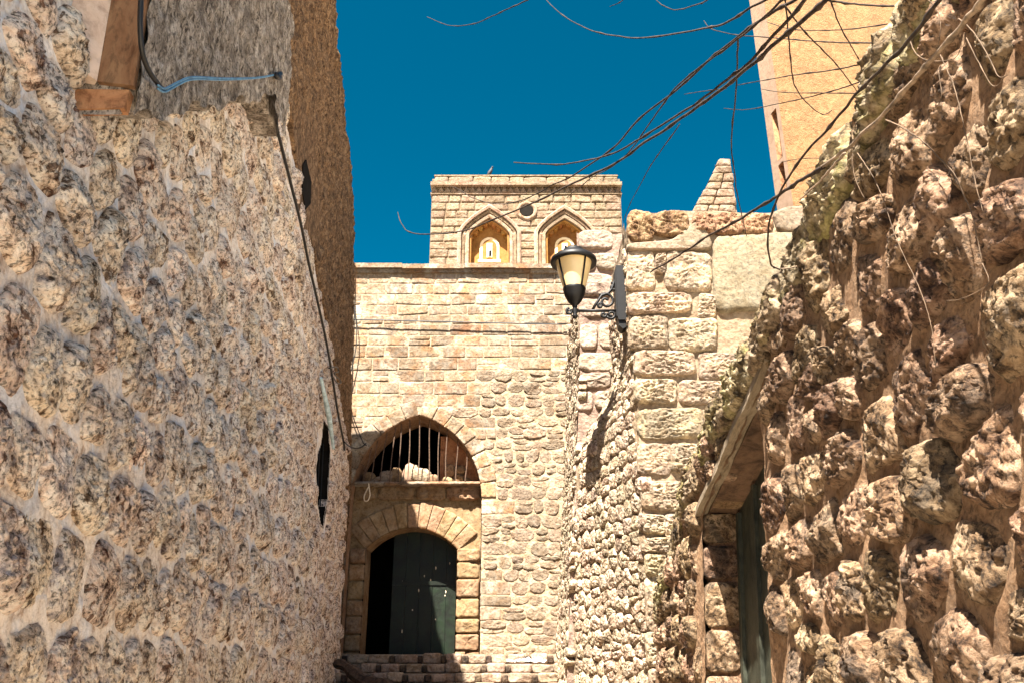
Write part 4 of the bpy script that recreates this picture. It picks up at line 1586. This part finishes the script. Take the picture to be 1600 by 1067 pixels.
# ------------------------------------------------------------------ broken gable between tower and the cream house
YG = 11.5
PG = Patch((0, YG, 0), (1, 0, 0), (0, 0, 1.0))
gable = thing("broken_gable", (PG.st(1115, 330)[0], YG, 6), "pointed broken stone gable rising above the block wall", "ruin")
zg0 = PG.st(1100, 345)[1]
gl = PG.st(1076, 345); gr = PG.st(1154, 345); gtl = PG.st(1123, 249); gtr = PG.st(1141, 249)
zg1 = gtl[1]
core = np.array([(gl[0], YG + .02, zg0 - 5), (gr[0], YG + .02, zg0 - 5), (gr[0], YG + .02, zg0), (gtr[0], YG + .02, zg1 - .02), (gtl[0], YG + .02, zg1 - .02), (gl[0] + .02, YG + .02, zg0)])
m = MB(); m.prism(core, core + np.array([0, .5, 0])); m.build("gable_core", M_towermortar, gable)
z = zg0
while z < zg1 - .02:
    h_ = min(rng.uniform(.12, .17), zg1 - z)
    if zg1 - z - h_ < .05: h_ = zg1 - z
    k0, k1 = (z - zg0) / (zg1 - zg0), (z + h_ - zg0) / (zg1 - zg0)
    jl, jr = rng.normal(0, .014), rng.normal(0, .01)
    def LX(k): return gl[0] + (gtl[0] - gl[0]) * k + jl
    def RX(k): return gr[0] + (gtr[0] - gr[0]) * k + jr
    W = RX(k0) - LX(k0)
    nb = max(1, int(round(W / .26)))
    fx = np.linspace(0, 1, nb + 1)
    fx[1:-1] += rng.normal(0, .05, nb - 1)
    for i in range(nb):
        poly = np.array([(LX(k0) + (RX(k0) - LX(k0)) * fx[i], z), (LX(k0) + (RX(k0) - LX(k0)) * fx[i + 1], z),
                         (LX(k1) + (RX(k1) - LX(k1)) * fx[i + 1], z + h_), (LX(k1) + (RX(k1) - LX(k1)) * fx[i], z + h_)])
        v = stone_st(shrink(poly, .012), .035, 28, 5, a=10, b=.4, depth=.04, rough=.6, freq=8, edge=.02)
        link("block", stone_mesh("block", PG.map, v, 28, 5), M_tower, gable)
    z += h_

# ------------------------------------------------------------------ cream house on the sunlit side
YC = 12.0
c0 = at_y(1238, 311, YC)
cA = at_y(1214, 324, YC + .45)
base_z = c0[2]
cream = thing("cream_house", (c0[0] + 1.5, YC + 1, 0), "tall cream roughcast house with smooth corner band and narrow side openings", "building")
lean = (at_y(1199, 37, YC)[0] - c0[0]) / (at_y(1199, 37, YC)[2] - base_z)
PC = Patch((c0[0], YC, base_z), (1, .06, 0), (lean, 0, 1.0))
v, q = profile_grid(PC.map, .0, 4.0, lambda s: -base_z, lambda s: 6.5, .04, .04, lambda st: .008 * fbm(np.concatenate([st * 9, st[:, :1] * 0], 1), 4))
link("roughcast_face", mesh_from("roughcast_face", v, q), M_cream, cream)
sd = np.array([cA[0] - c0[0], .45, 0])
LD = np.linalg.norm(sd)
PCS = Patch(c0 + sd, -sd, (lean, 0, 1.0))
wz0, wz1 = .25, PCS.st(1207, 176)[1]
def cwin(c): return (c[:, 0] > LD * .42) & (c[:, 0] < LD * .80) & (((c[:, 1] > wz0 + .62) & (c[:, 1] < wz1)) | ((c[:, 1] > wz0) & (c[:, 1] < wz0 + .52)))
v, q = profile_grid(PCS.map, 0, LD, lambda s: -base_z, lambda s: 6.5, .02, .04, None, cwin)
link("corner_band", mesh_from("corner_band", v, q), M_creamband, cream)
m = MB()
for (a, b) in ((wz0 + .62, wz1), (wz0, wz0 + .52)):
    o = [(LD * .42, a), (LD * .8, a), (LD * .8, b), (LD * .42, b)]
    fr = PCS.map(np.array([(x, y, 0.0) for x, y in o])); bk = PCS.map(np.array([(x, y, -.12) for x, y in o]))
    m.add(np.concatenate([fr, bk]), [(0, 1, 5, 4), (1, 2, 6, 5), (2, 3, 7, 6), (3, 0, 4, 7), (4, 5, 6, 7)])
m.build("side_opening", M_corbel, cream)
m = MB()
bp = [c0, c0 + sd, c0 + sd + np.array([3.4, 3, 0]), c0 + np.array([4.0, .24, 0])]
lo = np.array([(p[0] - lean * base_z, p[1], 0) for p in bp]); hi = np.array([(p[0] + lean * 6.5, p[1], base_z + 6.5) for p in bp])
m.add(np.concatenate([lo, hi]), [(1, 2, 6, 5), (2, 3, 7, 6), (4, 5, 6, 7)])
m.build("house_core", M_creamband, cream)

# ------------------------------------------------------------------ street lamp on the block wall
YL = 8.55
PLm = Patch((0, YL, 0), (1, 0, 0), (0, 0, 1.0))
zt_ = PLm.st(970, 421)[1]; zb_ = PLm.st(970, 505)[1]
lamp = thing("wall_lamp", (X1 - .05, YL, (zt_ + zb_) / 2), "black iron wall lantern with amber glass on a scrolled bracket", "lamp")
xw = PLm.st(979, 470)[0]; xf = PLm.st(961, 470)[0]


def bevel_box(a, b, r, name, mat, parent):
    m = MB()
    prof = []
    cs = [(a[0] + r, a[2] + r, 180), (b[0] - r, a[2] + r, 270), (b[0] - r, b[2] - r, 0), (a[0] + r, b[2] - r, 90)]
    for cx, cz, an in cs:
        for t in (0, 45, 90):
            th_ = math.radians(an + t)
            prof.append((cx + r * math.cos(th_), cz + r * math.sin(th_)))
    prof = np.array(prof)
    fr = np.array([(x, a[1], z) for x, z in prof]); bk = np.array([(x, b[1], z) for x, z in prof])
    m.prism(fr, bk)
    return m.build(name, mat, parent)


bevel_box((xf + .012, YL - .10, zb_), (xw, YL + .10, zt_), .012, "back_plate", M_black, lamp)
bevel_box((xf, YL - .075, zb_ + .05), (xf + .0125, YL + .075, zt_ - .05), .005, "plate_panel", M_black, lamp)
m = MB(); zq = PLm.st(970, 518)[1]
m.prism(np.array([(xf + .015, YL - .08, zb_ - .001), (xw - .01, YL - .08, zb_ - .001), (xw - .02, YL - .08, zq + .03), ((xf + xw) / 2, YL - .08, zq), (xf + .02, YL - .08, zq + .04)]),
        np.array([(xf + .015, YL + .08, zb_ - .001), (xw - .01, YL + .08, zb_ - .001), (xw - .02, YL + .08, zq + .03), ((xf + xw) / 2, YL + .08, zq), (xf + .02, YL + .08, zq + .04)]))
m.build("plate_tail", M_black, lamp)
m = MB()   # fixing block behind the plate into the wall
m.box((xw - .01, YL - .08, zb_ + .1), (X1 + .1, YL + .08, zt_ - .1)); m.build("wall_bracket", M_black, lamp)
xq, za2 = PLm.st(900, 486); xq2 = PLm.st(888, 486)[0]
m = MB(); m.tube([(xf + .01, YL, za2), (xq, YL, za2)], .016, 10); m.build("arm", M_black, lamp, True)


def spiral(c, r0, turns, start, sgn=1, n=26):
    t = np.linspace(0, 1, n)
    th = start + sgn * t * turns * 2 * math.pi
    r = r0 * (1 - .8 * t)
    return np.stack([c[0] + r * np.cos(th), np.full(n, YL), c[1] + r * np.sin(th)], 1)


for u, v_, r, tn, stt, sg in ((947, 471, .085, 1.3, 2.4, -1), (958, 449, .045, 1.2, 2.0, -1), (938, 478, .03, 1.2, .5, 1), (955, 492, .045, 1.3, 3.6, 1), (943, 492, .03, 1.2, 0.4, -1), (890, 487, .035, 1.2, 1.6, 1)):
    cx, cz = PLm.st(u, v_)
    MB().tube(spiral((cx, cz), r * 1.15, tn, stt, sg), .015, 6).build("scroll", M_black, lamp, True)
pp = [PLm.st(*c) for c in ((926, 484), (932, 474), (940, 462), (950, 459), (956, 452), (960, 440), (961, 436))]
MB().tube([(a, YL, b) for a, b in pp], .017, 6).build("scroll", M_black, lamp, True)
cx = PLm.st(897, 440)[0]
ZP = lambda v_: PLm.st(897, v_)[1]
RP = lambda px_: 1.08 * px_ / F * (YL * math.cos(PITCH) + (ZP(440) - EZ) * math.sin(PITCH))
m = MB()
m.lathe([(.001, ZP(499)), (RP(3), ZP(497)), (RP(4.5), ZP(494)), (RP(2.5), ZP(491)), (RP(5), ZP(487)), (RP(3), ZP(482)), (RP(4), ZP(478)), (RP(10), ZP(471)), (RP(14), ZP(463)), (RP(16), ZP(455)), (RP(17), ZP(452)), (RP(15.5), ZP(450)), (.001, ZP(450.5))], (cx, YL, 0), 28)
m.build("cup", M_black, lamp, True)
m = MB()
m.lathe([(RP(15), ZP(453)), (RP(19), ZP(440)), (RP(23.5), ZP(423)), (RP(26.5), ZP(410)), (RP(26.5), ZP(404))], (cx, YL, 0), 32)
m.build("glass_shade", M_glass, lamp, True)
m = MB()
m.lathe([(RP(26), ZP(411)), (RP(33), ZP(413)), (RP(34), ZP(410)), (RP(33), ZP(406)), (RP(27), ZP(401)), (RP(18), ZP(396)), (RP(15), ZP(394)), (RP(15), ZP(391.5)), (RP(11), ZP(390)), (RP(9.5), ZP(388)), (RP(4), ZP(387)), (RP(3), ZP(385.5)), (.001, ZP(385))], (cx, YL, 0), 36)
m.build("cap", M_black, lamp, True)
for an in (-145, -55, 35, 125):
    th_ = math.radians(an)
    P_ = [(cx + RP(r) * math.cos(th_), YL + RP(r) * math.sin(th_), ZP(v_)) for r, v_ in ((16, 453), (20, 440), (24.5, 423), (27.5, 409))]
    MB().tube(P_, .011, 6).build("strap", M_black, lamp, True)

# ------------------------------------------------------------------ cables
def cable(name, pts, r, mat, label, cat="cable", group=None, k=6):
    P_ = smooth_line(np.array(pts, float), 6)
    o = MB().tube(P_, r, k).build(name, mat, None, True)
    return tag(o, label, cat, group)


def smooth_line(P_, n=6):
    m = len(P_)
    Q = np.concatenate([[2 * P_[0] - P_[1]], P_, [2 * P_[-1] - P_[-2]]])
    out = []
    for i in range(1, m):
        p0, p1, p2, p3 = Q[i - 1], Q[i], Q[i + 1], Q[i + 2]
        for t in np.linspace(0, 1, n, endpoint=False):
            out.append(.5 * ((2 * p1) + (-p0 + p2) * t + (2 * p0 - 5 * p1 + 4 * p2 - p3) * t * t + (-p0 + 3 * p1 - 3 * p2 + p3) * t ** 3))
    out.append(P_[-1])
    return np.array(out)


def on_left(u, v, n):
    s = PL.st(u, v, n)
    return PL.map(np.array([s[0], s[1], n]))


cable("wall_cable", [on_left(u, v, .16) for u, v in ((437, 120), (432, 190), (440, 230), (455, 290), (470, 350), (482, 410), (497, 475), (511, 540), (521, 600), (529, 650), (537, 690), (538, 703))], .014, M_cable,
      "black cable running down the pale rubble wall to the barred arch")
cable("cable_tie", [on_left(u, v, .17) for u, v in ((514, 575), (526, 573), (529, 580), (522, 583), (530, 592), (533, 597), (527, 598), (518, 585))], .009, M_cable,
      "knotted black wire end tied round the long wall cable", "wire")
cable("hanging_cable", [on_left(u, v, n3 + .05) for u, v in ((219, -40), (220, 0), (219, 40), (222, 80), (232, 110), (247, 132), (256, 142))], .011, M_cable,
      "thick black cable dropping down the roughcast storey")
for dz, lab in ((0, "upper blue cable stretched across the roughcast storey"), (5, "lower blue cable stretched across the roughcast storey")):
    cable("blue_cable", [on_left(u, v + dz * (1 - (u - 256) / 180), n3 + .06) for u, v in ((247, 134), (258, 139), (280, 128), (302, 121), (350, 123), (400, 122), (432, 117))], .0055, M_bluecable, lab, "cable", "blue cables on the roughcast storey")
cable("anchor_hook", [on_left(u, v, n) for u, v, n in ((440, 114, .2), (436, 117, .3), (432, 119, .34), (436, 122, .3))], .022, M_cable, "dark hook holding the blue cables at the house corner", "hook")
FW = lambda u, v, y=YF - .12: at_y(u, v, y)
cable("line_across", [FW(546, 499, 12.72), FW(620, 501, 12.72), FW(700, 503, 12.72), FW(800, 505.5, 12.72), FW(884, 507, 12.72)], .010, M_cable, "thin dark cable strung straight across the house front")
cable("drop_wire", [FW(u, v, 12.62) for u, v in ((549, 385), (549, 420), (547, 470), (545, 520), (544, 560), (541, 600), (540, 640))], .012, M_cable, "straight black cable dropping from the roofline beside the brown house")
cable("looped_wire", [FW(u, v, 12.68) for u, v in ((551, 425), (552, 470), (557, 510), (556, 545), (546, 590), (541, 610), (548, 640), (557, 665), (567, 690), (573, 696))], .008, M_cable, "slack black wire looping down onto the arch stones", "wire")
cable("curved_wire", [at_y(538, 690, 10.6), FW(545, 696, 11.2), FW(556, 700, 12), FW(566, 697), FW(572, 692)], .011, M_cable, "short curved black wire joining wall cable and arch", "wire")
cable("wire_hoop", [FW(u, v, YF + .03) for u, v in ((556, 738), (557, 728), (563, 725), (569, 728), (570, 737), (568, 742))], .007, M_rust, "bent rusty wire hoop at the corner of the barred arch", "wire")
cable("rope_loop", [FW(u, v, YF - .09) for u, v in ((576, 755), (577, 763), (578, 773), (575, 781), (570, 782), (569, 775), (573, 765), (576, 760))], .010, M_rope, "pale rope loop hanging below the arch sill", "rope")
m = MB(); a = FW(538, 625, 12.3)
m.box(a + np.array([-.03, -.02, 0]), a + np.array([.06, .02, .05])); m.tube([a + np.array([0, 0, 0]), a + np.array([.0, 0, -.25])], .012, 6)
tag(m.build("cable_bracket", M_cable), "small dark bracket at the lower end of the straight cable", "bracket")

# ------------------------------------------------------------------ bare climbing branches over the sunlit wall
vine = thing("bare_vine", PR.map(np.array([-2.6, 1.9, .1])), "leafless vine whose dark branches arch over the sunlit rubble wall", "vine")


def branch(px, y0, y1, r0, r1, mat=None, wall=False, n=.15):
    """a branch through the picture points, from depth y0 to y1 (or lying along the wall)"""
    px = np.array(px, float)
    L = np.concatenate([[0], np.cumsum(np.linalg.norm(np.diff(px, axis=0), axis=1))]); L /= L[-1]
    P_ = []
    for (u, v), k in zip(px, L):
        if wall:
            s = PR.st(u, v, n); P_.append(PR.map(np.array([s[0], s[1], n])))
        else:
            P_.append(at_y(u, v, y0 + (y1 - y0) * k))
    P_ = smooth_line(np.array(P_), 7)
    k = np.linspace(0, 1, len(P_))
    rad = r0 + (r1 - r0) * k
    if not wall:
        rad = rad * 1.12
    step = 5
    for i in range(2, len(P_) - 1, step + int(rng.integers(0, 4))):
        rad[i] *= rng.uniform(1.3, 1.7)
    P_ = P_ + np.stack([perlin(np.stack([k * 25, k * 0 + o, k * 0 + rng.uniform(0, 50)], 1)) for o in (1.5, 4.5, 8.5)], 1) * r0 * .9
    MB().tube(P_, rad, 7).build("branch", mat or M_bark, vine, True)


branch([(1560, -25), (1536, 0), (1484, 62), (1440, 112), (1394, 165), (1337, 221), (1285, 262)], 0, 0, .0078, .0055, M_stem, True, .19)
branch([(1287, 261), (1248, 285), (1210, 309), (1160, 341), (1109, 368), (1060, 400), (1016, 426)], PR.map(np.array([*PR.st(1287, 261, .19), .19]))[1], 4.4, .0066, .004)
branch([(1320, 240), (1300, 262), (1275, 290), (1250, 312)], 2.2, 2.5, .004, .002, M_stem)
branch([(1495, -30), (1469, 0), (1424, 60), (1380, 105), (1337, 150), (1290, 205), (1244, 259), (1210, 319), (1200, 370), (1205, 413), (1218, 421)], 1.5, 3.2, .005, .003)
branch([(1218, 421), (1250, 415), (1280, 395), (1297, 370), (1300, 350)], 3.4, 3.0, .003, .0014, M_stem)
branch([(1320, -30), (1292, 0), (1244, 41), (1200, 78), (1157, 116), (1110, 153), (1067, 184), (1000, 229), (950, 262), (870, 300), (790, 335), (720, 362), (650, 366), (628, 350), (621, 332)], 2.4, 5.5, .0095, .0025)
branch([(1275, -25), (1240, 0), (1195, 28), (1150, 60), (1105, 97), (1064, 135), (1000, 187), (960, 230), (900, 272), (860, 292), (822, 311), (784, 320), (746, 313), (720, 299), (702, 290)], 2.6, 5.8, .0068, .0022)
branch([(1262, -5), (1210, 55), (1170, 98), (1130, 130), (1075, 170), (1000, 217), (950, 243), (880, 257), (803, 255)], 2.5, 5.2, .007, .0035)
branch([(1240, -15), (1190, 30), (1140, 72), (1090, 108), (1050, 145), (1010, 200), (985, 235), (955, 262), (925, 278), (885, 310)], 2.6, 5.0, .005, .002)
branch([(1230, -18), (1175, 12), (1130, 38), (1090, 47), (1000, 60), (930, 50), (880, 25), (848, -5)], 2.4, 4.2, .0048, .002)
branch([(850, -20), (825, 0), (795, 14), (765, 28), (735, 39), (700, 40), (667, 27)], 3.2, 4.0, .003, .0016)
branch([(1115, -12), (1103, 2), (1085, 9), (1055, 16), (1030, 5), (1020, -10)], 3.0, 3.3, .003, .0016)
branch([(985, -12), (970, 3), (953, 11)], 3.2, 3.4, .0025, .0014)
branch([(1153, 62), (1152, 95), (1149, 150), (1143, 220), (1147, 265), (1152, 305), (1160, 340), (1167, 370)], 3.4, 4.3, .0042, .0018)
branch([(1224, -15), (1230, 30), (1233, 70), (1238, 118), (1245, 140), (1262, 163), (1285, 179), (1300, 173)], 2.9, 3.2, .0034, .0014)
branch([(1295, -5), (1312, 40), (1332, 76), (1347, 100), (1358, 118)], 2.8, 3.0, .0028, .0014)
branch([(1225, 8), (1255, 48), (1285, 78), (1310, 105), (1335, 138), (1342, 147)], 2.8, 3.1, .0032, .0014)
branch([(1100, 33), (1112, 46), (1150, 55), (1200, 59), (1260, 64), (1310, 67), (1376, 68)], 4.0, 2.8, .0018, .003)
branch([(1198, 35), (1235, 46), (1290, 48), (1340, 45), (1386, 38)], 3.4, 2.6, .0015, .0024)
branch([(1150, 134), (1200, 125), (1240, 118), (1300, 110), (1360, 99), (1400, 98), (1440, 104)], 3.8, 2.6, .0018, .0036)
branch([(1069, 148), (1100, 143), (1135, 139)], 4.0, 3.7, .0014, .0024)
branch([(1131, 170), (1165, 172), (1215, 163), (1265, 152), (1310, 140), (1352, 126)], 3.9, 2.9, .0015, .0028)
branch([(1190, 140), (1225, 145), (1290, 146), (1345, 147), (1375, 155), (1395, 162)], 3.6, 2.7, .0014, .003)
branch([(1250, -15), (1300, 2), (1350, 8), (1405, 11)], 2.6, 2.4, .004, .003)
branch([(974, 346), (985, 318), (1000, 290), (1015, 262), (1030, 240), (1062, 195)], 5.2, 4.2, .0015, .003)
branch([(1220, 254), (1255, 248), (1290, 248), (1315, 246)], 3.6, 3.0, .0012, .002)
for pl, r0 in (([(1384, 188), (1410, 200), (1440, 220), (1465, 245), (1490, 272), (1505, 305), (1520, 340), (1535, 412)], .004),
               ([(1468, 85), (1480, 110), (1492, 140), (1503, 185), (1512, 225), (1525, 290), (1536, 332)], .003),
               ([(1340, 240), (1355, 262), (1371, 290), (1386, 330), (1400, 372), (1418, 412)], .003),
               ([(1332, 240), (1334, 270), (1345, 300), (1362, 325)], .002),
               ([(1498, 30), (1520, 50), (1545, 90), (1560, 120), (1575, 118)], .003),
               ([(1440, -10), (1466, 20), (1468, 60), (1455, 95), (1430, 120)], .0025),
               ([(1420, 60), (1432, 85), (1455, 96), (1490, 92), (1502, 75)], .0028),
               ([(1510, 60), (1530, 100), (1552, 135), (1573, 118)], .0022),
               ([(1466, 110), (1471, 150), (1462, 168), (1445, 172)], .002),
               ([(1418, 412), (1432, 440), (1447, 480), (1457, 520), (1462, 580)], .0022),
               ([(1535, 412), (1545, 440), (1530, 455), (1500, 468), (1480, 470)], .0022)):
    branch(pl, 0, 0, r0 * .55, r0 * .3, M_twig, True, .14)
